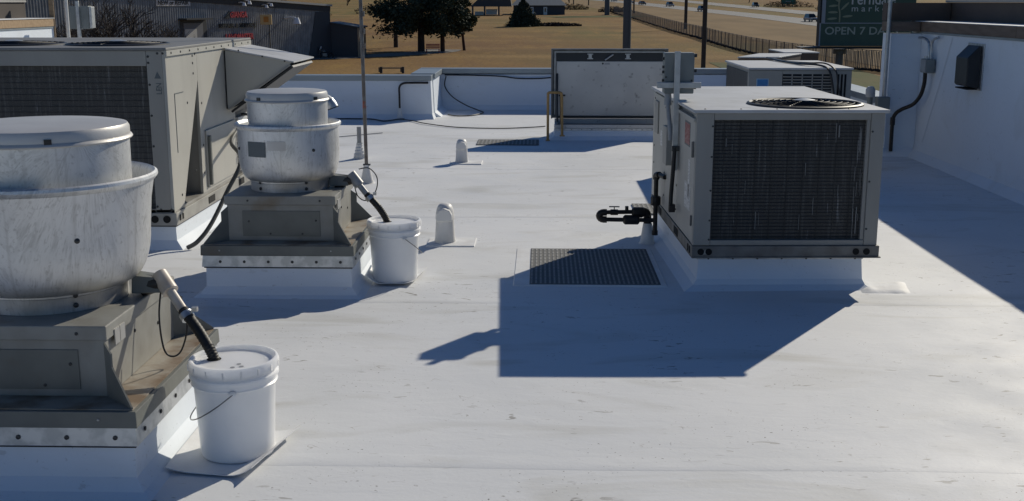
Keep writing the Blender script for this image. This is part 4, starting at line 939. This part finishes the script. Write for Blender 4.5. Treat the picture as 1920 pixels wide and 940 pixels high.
# panel on a strut at the left
t = thing('electrical_panel', 'grey electrical panel on a strut beyond the long beige unit', 'electrical panel', (-5.72, 14.4, 0))
part('strut', MB().box(-5.755, -5.715, 14.34, 14.37, .0, 1.62), 'strut', t, bev=.003)
part('box', MB().box(-5.86, -5.61, 14.372, 14.50, 1.28, 1.56), 'elec_box', t, bev=.005)
part('side_gutter', MB().box(-5.608, -5.575, 14.38, 14.49, 1.29, 1.55), 'strut', t, bev=.004)
part('arm', MB().tube([(-5.735, 14.43, 1.28), (-5.60, 14.43, 1.36)], .01, 8), 'strut', t)

# ================================================================ BACKGROUND: METAL BUILDING
ang = R(65); A0 = Vector((-23.4, 128.5, -4.4)); ud = Vector((-math.cos(ang), -math.sin(ang), 0)); nd = Vector((math.sin(ang), -math.cos(ang), 0))
def bp(s_, z, o=0.): q = A0 + ud*s_ + nd*o; return Vector((q.x, q.y, z))
t = thing('metal_building', 'dark grey ribbed steel shop building with red sign letters', 'building', tuple(A0))
LEN = 52; z_e = lambda s_: 1.25+.078*s_*.6
b = MB(); n = int(LEN/.30)
for k in range(n*4+1):
    s_ = k*.075; o = (.0, .0, .07, .07)[k % 4]
    b.v += [bp(s_, -4.6, o), bp(s_, z_e(s_)-.6, o)]
for k in range(n*4): b.f.append((2*k, 2*k+1, 2*k+3, 2*k+2)); b.sm.append(False)
part('wall', b, 'ribbed_steel', t)
part('eave_trim', MB().prism([bp(-.1, z_e(-.1)-.62, .12), bp(-.1, z_e(-.1)-.05, .16), bp(LEN, z_e(LEN)-.05, .16), bp(LEN, z_e(LEN)-.62, .12)], -nd*.25), 'dark_trim', t)
part('roof_edge', MB().prism([bp(-.2, z_e(-.2)-.048, .35), bp(-.2, z_e(-.2)+.16, .35), bp(LEN, z_e(LEN)+.16, .35), bp(LEN, z_e(LEN)-.048, .35)], -nd*12), 'roof_trim', t)
part('end_wall', MB().prism([bp(-.02, -4.6, -.05), bp(-.02, z_e(0)-.1, -.05), bp(-.02, z_e(0)-.1, -12), bp(-.02, -4.6, -12)], ud*.1), 'ribbed_dark', t)
part('corner_panel', MB().prism([bp(-.04, -4.6, .12), bp(-.04, z_e(0)-.62, .12), bp(2.6, z_e(0)-.62, .12), bp(4.2, -4.6, .12)], -nd*.03), 'ribbed_dark', t)
def s_at(u, off=0.):   # distance along the wall seen at a given bearing
    k = (u-1015)/2150
    return (A0.x - k*A0.y)/(k*ud.y - ud.x)
def z_at(s_, v): return 1.6-(v-5)/2150*(A0.y+ud.y*s_)
def wall_rect(name, u0, u1, v0, v1, m, o=.09, d=.05, parent=t):
    s0, s1 = s_at(u0), s_at(u1); sm = (s0+s1)/2; za, zb = z_at(sm, v1), z_at(sm, v0)
    return part(name, MB().prism([bp(s0, za, o), bp(s0, zb, o), bp(s1, zb, o), bp(s1, za, o)], nd*d), m, parent)
wall_rect('door_surround', 344, 394, 36, 135, 'dark_trim', .075, .04)
dr = wall_rect('door', 350, 386, 42, 135, 'door_grey', .116, .03)
wall_rect('door_panel', 352, 374, 53, 135, 'door_pale', .147, .02, dr)
wall_rect('door_canopy', 342, 392, 33, 36, 'dark_trim', .075, 1.0)
def wall_text(body, u0, u1, v0, v1, m, bold=.03):
    s0, s1 = s_at(u0), s_at(u1); sm = (s0+s1)/2; za, zb = z_at(sm, v1), z_at(sm, v0)
    return text('sign_letters', body, m, t, bp(s0, za, .12), -ud, (0, 0, 1), zb-za, s0-s1, .04, bold)
wall_text('GIANGA', 438, 470, 21, 32, 'letter_red'); wall_text('REPAIR & SERVICE', 417, 486, 42, 50, 'letter_dark'); wall_text('LANDMASTER', 428, 480, 61, 72, 'letter_red')
part('emblem', MB().prism([bp(s_at(427), z_at(s_at(432), 33), .1), bp(s_at(438), z_at(s_at(432), 33), .1), bp(s_at(437), z_at(s_at(432), 20), .1)], nd*.04), 'letter_dark', t)
bn = wall_rect('banner', 302, 365, -2, 11, 'banner', .09, .03); 
s0, s1 = s_at(305), s_at(362); text('banner_letters', 'NEW or REPAIR', 'letter_dark', bn, bp(s0, z_at((s0+s1)/2, 9), .135), -ud, (0, 0, 1), z_at((s0+s1)/2, 1)-z_at((s0+s1)/2, 9), s0-s1, .01, .02)
def wall_lamp(u, v, sz=1.0):
    s_ = s_at(u); z = z_at(s_, v)
    part('wall_lamp', MB().tube([bp(s_, z+.18*sz, .05), bp(s_, z+.24*sz, .5*sz), bp(s_, z+.2*sz, .9*sz)], .06*sz, 8).lathe([(.14*sz, .0), (.28*sz, -.4*sz), (.1*sz, -.44*sz)], tuple(bp(s_, z+.22*sz, 1.0*sz)), 14), 'lamp_white', t)
wall_lamp(455, 8, .8); wall_lamp(465, 5, .8); wall_lamp(498, 12, .7); wall_lamp(507, 9, .7); wall_lamp(540, 38, 1.6)
# lower annex, facing the roof
t = thing('annex_shed', 'low dark lean-to shed at the end of the steel shop building', 'building', (-21.7, 128.6, -4.4))
part('wall', MB().prism([(-23.3, 128.6, -4.6), (-20.3, 128.6, -4.6), (-20.3, 128.6, -1.15), (-23.3, 128.6, -.65)], (0, 6, 0)), 'ribbed_dark', t)
part('roof', MB().prism([(-23.4, 128.4, -.64), (-20.1, 128.4, -1.16), (-20.1, 128.4, -1.02), (-23.4, 128.4, -.50)], (0, 6.5, 0)), 'ribbed_dark', t)
part('corner_trim', MB().box(-20.3, -20.14, 128.5, 128.66, -4.6, -1.17), 'tan_paint', t)
# post sign in front of the wall
t = thing('post_sign', 'small yellow sign board on a post before the steel building', 'sign', (-27.2, 116.0, -4.4))
part('post', MB().box(-27.2, -27.08, 116, 116.12, -4.5, .5), 'dark_trim', t)
part('board', MB().box(-28.0, -26.85, 115.85, 115.98, -.55, .42), 'sign_yellow', t, bev=.02)
part('board_print', MB().box(-27.65, -27.15, 115.83, 115.848, -.3, .25), 'sign_orange', t)
# clutter by the wall: motorcycles and a tractor-like mower
def motorcycle(label, x, y, z, col, rz):
    t = thing('motorcycle', label, 'motorcycle', (x, y, z), rz)
    for xx in (-.7, .7): part('wheel', MB().lathe([(.30, -.05), (.34, -.03), (.34, .03), (.30, .05), (.22, .04), (.22, -.04)], (xx, 0, .34), 18, False, False, ax='y'), 'tyre', t, False)
    part('engine', MB().box(-.25, .25, -.15, .15, .25, .62), 'rim', t, False, bev=.05)
    part('tank', MB().lathe([(.05, -.3), (.16, -.15), (.17, .1), (.08, .28)], (.15, 0, .80), 12, ax='x'), col, t, False)
    part('seat', MB().box(-.72, -.12, -.14, .14, .70, .82), 'black', t, False, bev=.05)
    part('fork', MB().tube([(.7, .08, .34), (.45, .08, 1.0)], .03, 6).tube([(.7, -.08, .34), (.45, -.08, 1.0)], .03, 6), 'rim', t, False)
    part('handlebar', MB().tube([(.38, -.38, 1.12), (.46, 0, 1.0), (.38, .38, 1.12)], .025, 6), 'black', t, False)
    part('screen', MB().hexa([(.5, -.2, .95), (.54, -.2, .95), (.54, .2, .95), (.5, .2, .95), (.36, -.16, 1.35), (.39, -.16, 1.35), (.39, .16, 1.35), (.36, .16, 1.35)]), 'lamp_white', t, False)
motorcycle('black motorcycle with pale windscreen parked by the steel building', -27.5, 121.5, -4.42, 'car_black', R(-70))
motorcycle('red motorcycle parked by the steel building', -26.3, 122.5, -4.42, 'letter_red', R(200))
motorcycle('grey motorcycle parked at the dark corner of the steel building', -23.6, 126.3, -4.42, 'car_grey', R(170))

# ---- house and porch
t = thing('house', 'low dark house with slate blue roof and two pale doors', 'house', (0, 325, -1.6))
part('wall', MB().box(-7.6, 6.4, 319.5, 331, -2.2, .85), 'house_wall', t)
part('roof', MB().hexa([(-8.3, 318.8, .86), (7.0, 318.8, .86), (7.0, 332, .86), (-8.3, 332, .86), (-6, 324.5, 3.1), (4.6, 324.5, 3.1), (4.6, 326, 3.1), (-6, 326, 3.1)]), 'house_roof', t)
for x in (-3.1, .6):
    d = part('door', MB().box(x, x+1.0, 319.36, 319.49, -1.75, .45), 'white_paint', t); part('pane', MB().box(x+.3, x+.7, 319.33, 319.355, -.9, .1), 'glass_dark', d)
t = thing('carport', 'dark roofed open carport with posts beside the low house', 'carport', (-13, 316, -1.7))
part('roof', MB().prism([(-19, 313.2, .55), (-7.9, 313.2, .55), (-8.2, 313.2, 2.4), (-17, 313.2, 2.4)], (0, 6, 0)), 'house_wall', t)
for x in (-18.6, -15.4, -11.6): part('post', MB().box(x, x+.45, 313.5, 313.9, -2.2, .55), 'house_wall', t)
solo('trailer_box', MB().box(-15.0, -11.9, 317, 318.5, -1.6, -.15), 'white_paint', 'white box trailer parked under the dark carport', 'trailer', (-13.4, 317.7, -1.7), bev=.1)
solo('storage_box', MB().box(-18.0, -15.6, 317, 318.5, -1.75, -.75), 'banner', 'pale low storage box beside the carport trailer', 'box', (-16.8, 317.7, -1.75), bev=.1)
t = thing('garden_bench', 'red bench under the big pine trees on dry grass', 'bench', (-12.9, 138.5, -4.2))
part('seat', MB().box(-13.75, -12.1, 138.2, 138.7, -3.85, -3.77), 'letter_red', t)
for k in range(3): part('back_slat', MB().box(-13.75, -12.1, 138.72, 138.77, -3.68+k*.17, -3.56+k*.17), 'letter_red', t)
for x in (-13.7, -12.2): part('leg', MB().box(x, x+.08, 138.2, 138.77, -4.35, -3.86), 'letter_red', t)
t = thing('wooden_barrier', 'low weathered timber rail barrier on the dry grass', 'barrier', (-12.9, 100.5, -4.4))
for x in (-14.0, -12.1): part('post', MB().box(x, x+.22, 100.4, 100.62, -4.6, -3.85), 'wood_pole', t); part('cap', MB().box(x-.12, x-.01, 100.4, 100.6, -4.3, -3.9), 'wood_grey', t)
part('rail', MB().box(-13.78, -12.1, 100.45, 100.55, -4.02, -3.90), 'wood', t)

# ---- trees
def conifer(label, x, y, h, rc, zc, trunk_r, nleaf, leaf, bark, seed, cone=False, size=.45, lean=0.):
    rnd = random.Random(seed); z0 = zt(x, y)-.1
    t = thing('pine_tree' if not cone else 'evergreen_shrub', label, 'tree' if not cone else 'shrub', (x, y, z0))
    tb = MB().tube([(0, 0, 0), (lean*.3, 0, h*.3), (lean*.6, .1, h*.6), (lean, 0, h*.95)], [trunk_r*1.25, trunk_r, trunk_r*.65, .03], 10)
    limbs = []
    for k in range(70 if not cone else 10):
        f = rnd.random(); zz = zc+(h-zc)*f*.93; a = rnd.random()*6.283
        env = (1-f)**.75 if cone else (.55+.45*math.sin(min(1, f*2.2+.35)*math.pi*.5))*(1-f**3)
        r_ = rc*env*(.75+.35*rnd.random()); s_ = Vector((lean*zz/h, 0, zz)); e = s_+Vector((math.cos(a)*r_, math.sin(a)*r_, (-.08 if not cone else .05)*r_+rnd.uniform(-.3, .5)))
        tb.tube([s_, s_.lerp(e, .5)+Vector((0, 0, .12)), e], [trunk_r*.24, trunk_r*.14, .02], 5); limbs.append((s_, e, r_))
    part('trunk', tb, bark, t, False)
    b = MB()
    for k in range(nleaf):
        s_, e, r_ = rnd.choice(limbs); f = .25+.78*rnd.random()**.7
        if cone:
            f = rnd.random()**1.5; a = rnd.random()*6.283; r_ = rc*(1-f)**.8*(.55+.5*rnd.random()**.5)*(1+.16*math.sin(a*3+f*9))
            s_ = e = Vector((math.cos(a)*r_, math.sin(a)*r_, zc+f*(h-zc)))
        p = s_.lerp(e, f)+Vector((rnd.gauss(0, .34), rnd.gauss(0, .34), rnd.gauss(.05, .30)))*max(.4, min(1.3, r_*.28))
        d1 = Vector((rnd.gauss(0, 1), rnd.gauss(0, 1), rnd.gauss(0, .6))).normalized(); d2 = d1.cross(Vector((rnd.gauss(0, 1), rnd.gauss(0, 1), rnd.gauss(0, 1)))).normalized()
        q = size*(.35+.8*rnd.random())
        i = len(b.v); b.v += [tuple(p-d1*q*.5), tuple(p+d2*q*.22), tuple(p+d1*q*.5), tuple(p-d2*q*.22)]; b.f.append((i, i+1, i+2, i+3)); b.sm.append(False)
    part('crown', b, leaf, t, False); return t
conifer('largest dark pine with a thick trunk beside the red bench', -14.5, 140.5, 15, 5.6, 2.7, .36, 26000, 'pine_leaf_dark', 'bark', 1, size=.55)
conifer('mid-sized dark pine with reddish trunk right of the red bench', -12.0, 141.5, 10.5, 3.0, 2.6, .24, 13000, 'pine_leaf_dark', 'bark_red', 2, size=.45)
conifer('small dark pine with a slightly leaning slender trunk', -9.5, 144, 8.0, 2.0, 2.4, .16, 8000, 'pine_leaf', 'bark_red', 5, size=.5, lean=-.8)
conifer('loose sparse pine standing behind the largest pine', -19.0, 152, 13, 3.6, 4.0, .25, 6000, 'pine_leaf', 'bark', 8, size=.6)
conifer('dense cone-shaped dark evergreen before the low house', -3.6, 234, 5.2, 3.1, .1, .2, 14000, 'pine_leaf_dark', 'bark', 4, cone=True, size=.5)
# bare deciduous trees beside the steel building
def bare_tree(label, x, y, h, seed, spread=1.0, trunks=3, group=None, m='twig', depth=5):
    rnd = random.Random(seed); z0 = zt(x, y)-.1; t = thing('bare_tree', label, 'tree', (x, y, z0), 0, group)
    tk = MB(); tw = MB()
    def grow(p, d, ln, r, lv):
        q = p+d*ln*.5+Vector((rnd.gauss(0, .06), rnd.gauss(0, .06), 0))*ln; e = q+(d+Vector((rnd.gauss(0, .15), rnd.gauss(0, .15), .08))).normalized()*ln*.5
        (tk if lv < 2 else tw).tube([p, q, e], [r, r*.85, r*.68], 5 if lv > 1 else 8, False)
        if lv >= depth: return
        for k in range(3 if lv else 4):
            a = rnd.random()*6.283; tl = rnd.uniform(.35, .95)*spread
            nd_ = (d+Vector((math.cos(a)*tl, math.sin(a)*tl, rnd.uniform(-.15, .3)))).normalized()
            grow(p.lerp(e, rnd.uniform(.55, 1.0)), nd_, ln*rnd.uniform(.6, .82), max(.012, r*.56), lv+1)
    for k in range(trunks):
        a = rnd.random()*6.283; grow(Vector((0, 0, 0)), Vector((.35*math.cos(a), .35*math.sin(a), 1)).normalized(), h*.33, h*.022, 0)
    part('trunk', tk, 'bark', t, False); part('crown', tw, m, t, False); return t
bare_tree('bare branching tree in front of the ribbed steel wall', -25.0, 71, 8.0, 11, 1.0, 3)
bare_tree('bare tangled tree by the left end of the steel wall', -30.0, 76, 7.0, 12, 1.1, 3)
bare_tree('slender bare tree nearest the steel shop doorway', -21.6, 70, 6.6, 19, 1.0, 2)
FT = [(-95, 430), (-74, 445), (-58, 470), (-46, 420), (-34, 455), (-22, 500), (-4, 520), (12, 505), (92, 440), (98, 415), (104, 400), (96, 470), (110, 455), (88, 500)]
for k, (x, y) in enumerate(FT): bare_tree('bare winter tree on the rise beyond the highway and house', x, y, 6+k % 4, 30+k, 1.15, 2, 'bare trees on the far rise', depth=4)
def brush(label, x, y, wd, h, seed, m='brush_leaf', group=None):
    rnd = random.Random(seed); z0 = zt(x, y)-.05; t = thing('brush_clump', label, 'shrub', (x, y, z0), 0, group); b = MB(); st = MB()
    for k in range(10): st.tube([(rnd.uniform(-.3, .3)*wd, 0, 0), (rnd.uniform(-.45, .45)*wd, rnd.uniform(-1, 1), h*.8)], .05, 4)
    for k in range(900):
        a = rnd.random()*6.283; f = rnd.random()**.5; p = Vector((f*math.cos(a)*wd*.5, f*math.sin(a)*2.0, rnd.random()*h*(1-f*f*.6)))
        d1 = Vector((rnd.gauss(0, 1), rnd.gauss(0, 1), rnd.gauss(0, 1))).normalized()*.3; d2 = d1.cross(Vector((.3, .5, .8))).normalized()*.12
        i = len(b.v); b.v += [tuple(p-d1), tuple(p+d2), tuple(p+d1), tuple(p-d2)]; b.f.append((i, i+1, i+2, i+3)); b.sm.append(False)
    part('stems', st, 'twig', t, False); part('foliage', b, m, t, False)
for k, (x, y, wd, h) in enumerate([(-62, 300, 16, 3.2), (-44, 330, 18, 3), (-30, 350, 16, 2.6), (8, 380, 15, 2.2), (22, 350, 10, 1.8), (96, 380, 16, 2.4), (88, 420, 18, 2.6), (90, 350, 12, 1.8)]):
    brush('rust-brown winter brush clump on the far slope', x, y, wd, h, 60+k, group='brush on the far slope')
brush('low dry brush line trailing from the cone-shaped evergreen', 3.2, 236, 10, .8, 90, 'twig')

# ---- poles
def pole(label, x, y, r, h, m, arms=False, group=None):
    z0 = zt(x, y); t = thing('utility_pole', label, 'pole', (x, y, z0), 0, group)
    part('shaft', MB().lathe([(r*1.05, -.3), (r, h*.5), (r*.85, h)], seg=16), m, t, False)
    if arms: part('crossarm', MB().box(-1.2, 1.2, -.08, .08, h-.9, h-.7), m, t, False)
    else: part('base_plate', MB().box(-r*2, r*2, -r*2, r*2, -.1, .06), m, t, False)
pole('thick grey steel pole rising beyond the open hatch lid', 4.4, 60, .205, 14, 'steel_pole')
pole('dark wooden pole rising behind the roof parapet', 8.15, 58.5, .115, 13, 'wood_pole', True)
pole('slim wooden pole standing on the fence line', 27.2, 221, .30, 13, 'wood_pole', True)
pole('purple-grey sign column on the green strip by the low house', 17.7, 316, .65, 14, 'steel_pole')
for x, y in ((26.4, 335), (18.1, 450), (13, 474)): pole({335: 'slim wooden pole at the far end of the boundary fence', 450: 'distant wooden pole on the slope right of the low house, the nearer of two', 474: 'distant wooden pole on the slope behind the low house, the farther of two'}[y], x, y, .22, 10, 'wood_pole', True, 'distant poles near the highway')

# ---- fence
t = thing('boundary_fence', 'long weathered slatted chain-link fence along the highway verge', 'fence', (25, 150, -4.2))
FP = smooth_path([Vector((p[0], p[1], 0)) for p in [(31.5, 92), (30.5, 103.5), (28.5, 108.5), (26.4, 118), (25, 138), (24.7, 162.5), (24.8, 183.5), (24, 209.5), (22.8, 286), (21, 341)]], 24)
b = MB(); acc = 0.; nxt = 0.; nxp = 0.; rnd = random.Random(5)
for i in range(len(FP)-1):
    a, c_ = FP[i], FP[i+1]; L_ = (c_-a).length; d = (c_-a).normalized()
    while nxt < acc+L_:
        p = a+d*(nxt-acc); z0 = zt(p.x, p.y); h_ = 1.75+rnd.uniform(-.06, .06); wd = rnd.uniform(.05, .085)
        o = len(b.v); q = d*wd; b.v += [tuple(p-q+Vector((0, 0, z0))), tuple(p+q+Vector((0, 0, z0))), tuple(p+q+Vector((0, 0, z0+h_))), tuple(p-q+Vector((0, 0, z0+h_)))]; b.f.append((o, o+1, o+2, o+3)); b.sm.append(False)
        nxt += rnd.uniform(.17, .26)
    while nxp < acc+L_:
        p = a+d*(nxp-acc); part('post', MB().lathe([(.05, -.2), (.05, 1.86)], (p.x, p.y, zt(p.x, p.y)), 6), 'fence_post', t); nxp += 3.0
    acc += L_
part('slats', b, 'fence_slat', t, kind='stuff')
for zz in (.12, 1.8): part('rail', MB().tube([(p.x, p.y+.08, zt(p.x, p.y)+zz) for p in FP[::4]], .035, 5), 'fence_post', t)
rb = MB()
for i in range(len(FP)-1):
    for k in range(10):
        p = FP[i].lerp(FP[i+1], rnd.random()); d1 = Vector((rnd.gauss(0, .14), rnd.gauss(0, .14), .22)); o = len(rb.v); q = Vector((rnd.gauss(-.3, .25), 0, zt(p.x, p.y)))
        rb.v += [tuple(p+q), tuple(p+q+Vector((.16, .05, 0))), tuple(p+q+d1)]; rb.f.append((o, o+1, o+2)); rb.sm.append(False)
o = part('fence_weeds', rb, 'twig'); o['kind'] = 'stuff'; tag(o, 'dark dry weeds along the foot of the boundary fence', 'weeds')

# ---- market sign
t = thing('roadside_sign', 'dark green market sign reading OPEN 7 DAYS on a pole', 'sign', (15.2, 60, -4.5))
sx0, sx1, sz0 = 14.2, 19.0, -.58
part('cabinet', MB().box(sx0, sx1, 60, 60.6, sz0, 3.4), 'sign_dark', t)
part('face', MB().box(sx0+.07, sx1, 59.95, 59.998, sz0+.02, .55), 'sign_green', t)
part('face', MB().box(sx0+.28, sx1, 59.95, 59.998, .60, 3.4), 'sign_green', t)
part('divider', MB().box(sx0+.2, sx1, 59.93, 59.985, .552, .598), 'sign_frame', t)
part('side_frame', MB().box(sx0+.075, sx0+.26, 59.94, 59.998, .56, 3.4), 'sign_frame', t)
part('side_frame', MB().box(sx0+.0, sx0+.06, 59.94, 59.998, sz0, .58), 'sign_frame', t)
part('catwalk', MB().hexa([(13.1, 58.9, sz0-.08), (sx1, 59.9, sz0-.14), (sx1, 60.4, sz0-.14), (13.1, 60.3, sz0-.08), (13.1, 58.9, sz0-.02), (sx1, 59.9, sz0-.02), (sx1, 60.4, sz0-.02), (13.1, 60.3, sz0-.02)]), 'sign_dark', t)
part('pole', MB().lathe([(.20, -4.6), (.18, sz0-.4), (.34, sz0-.39), (.34, sz0-.15)], (15.35, 60.2, 0), 16), 'steel_pole', t)
text('sign_letters', 'OPEN 7 DAYS', 'sign_letter', t, (14.48, 59.945, .0), (1, 0, 0), (0, 0, 1), .39, 3.7, .006, .012)
text('sign_letters', 'Ferndale', 'sign_letter_pale', t, (15.75, 59.945, 1.50), (1, 0, 0), (0, 0, 1), .55, 2.2, .006, .012)
text('sign_letters', 'm a r k e t', 'sign_letter_pale', t, (15.77, 59.945, 1.16), (1, 0, 0), (0, 0, 1), .30, 2.05, .006)
b = MB().tube(smooth_path([(15.18, 59.94, .62), (15.17, 59.94, 1.1), (15.10, 59.94, 1.45), (15.16, 59.94, 1.9)]), [.045]*25, 6)
part('stem_motif', b, 'sign_leaf', t)
for (x, z, a, ln) in [(14.80, .80, 5, .5), (14.83, 1.12, 0, .5), (14.83, 1.44, 5, .48), (15.58, .92, 6, .52), (15.42, 1.42, 45, .55), (14.98, 1.75, -40, .4)]:
    ca, sa = math.cos(R(a)), math.sin(R(a)); poly = []
    for k in range(12):
        th_ = k*math.pi/6; px, pz = math.cos(th_)*ln/2, math.sin(th_)*.055; poly.append((x+px*ca-pz*sa, 59.946, z+px*sa+pz*ca))
    part('leaf_motif', MB().prism(poly, (0, -.01, 0)), 'sign_leaf', t)
# highway sign
t = thing('highway_sign', 'small green highway sign on posts beyond the carriageways', 'sign', (88, 420, .1))
zz = zt(88, 420)
part('panel', MB().box(85.6, 90.6, 420, 420.1, zz+1.0, zz+3.6), 'hwy_green', t)
for x in (86.4, 89.6): part('post', MB().box(x, x+.2, 420.1, 420.3, zz-.3, zz+3.4), 'rim', t)
part('legend', MB().box(86.5, 89.5, 419.96, 419.998, zz+2.6, zz+2.9).box(86.8, 88.8, 419.96, 419.998, zz+1.8, zz+2.1), 'road_paint', t)

# ---- cars
def car(label, x, y, rz, col, suv=False, sc=1.0):
    t = thing('car', label, 'car', (x, y, zt(x, y)+.08), rz, None); H2 = 1.72 if suv else 1.45
    lo = [(-2.25, .35), (2.2, .32), (2.28, .62), (2.15, .80), (1.15, .92), (-2.0, .98), (-2.3, .80)]
    part('body', MB().prism([(px, -.9, pz) for px, pz in lo], (0, 1.8, 0)), col, t, False, bev=.08)
    rr = -2.05 if suv else -1.7
    def ring(z, f, ins): return [(rr+.35*f, -.84+ins, z), (1.05-.65*f, -.84+ins, z), (1.05-.65*f, .84-ins, z), (rr+.35*f, .84-ins, z)]
    part('cabin', MB().loft([ring(.93, 0, 0), ring(H2-.08, .85, .16)]), 'glass_dark', t, False)
    part('roof', MB().loft([ring(H2-.079, .85, .155), ring(H2, 1.0, .20)]), col, t, False, bev=.03)
    for wx in (-1.4, 1.42):
        for wy in (-.82, .82):
            k = part('wheel', MB().lathe([(.24, -.1), (.33, -.09), (.33, .09), (.24, .1)], (wx, wy, .33), 18, False, False, ax='y'), 'tyre', t, False)
            part('rim', MB().lathe([(.24, -.085), (.05, -.07), (.05, .07), (.24, .085)], (wx, wy, .33), 14, False, False, ax='y'), 'rim', k, False)
    for wy in (-.66, .66):
        part('headlight', MB().box(2.17, 2.27, wy-.18, wy+.18, .62, .76), 'lamp_lens', t, False); part('taillight', MB().box(-2.3, -2.2, wy-.15, wy+.15, .75, .92), 'lamp_red', t, False)
    part('grille', MB().box(2.2, 2.29, -.45, .45, .45, .66), 'black', t, False)
    return t
car('silver grey crossover approaching alone on the near carriageway by the sign', 60.0, 262, R(-82), 'car_silver', True)
car('dark car on the far carriageway past the wooden pole', 75.4, 415, R(-88), 'car_black', True)
car('dark pickup-sized car passing behind the dark wooden pole', 48.6, 355, R(-79), 'car_blue', True)
car('pale grey car among traffic on the near carriageway', 46.4, 424, R(-77), 'car_silver', True)
car('black car following another in the distant traffic', 39.3, 458, R(-76), 'car_black')
car('grey car ahead of the black one in distant traffic', 36.8, 490, R(-76), 'car_grey')
car('white car far off where the highway climbs', 33.4, 540, R(-75), 'car_white')
car('second white car beside the first far up the highway', 30.5, 556, R(-75), 'car_white')
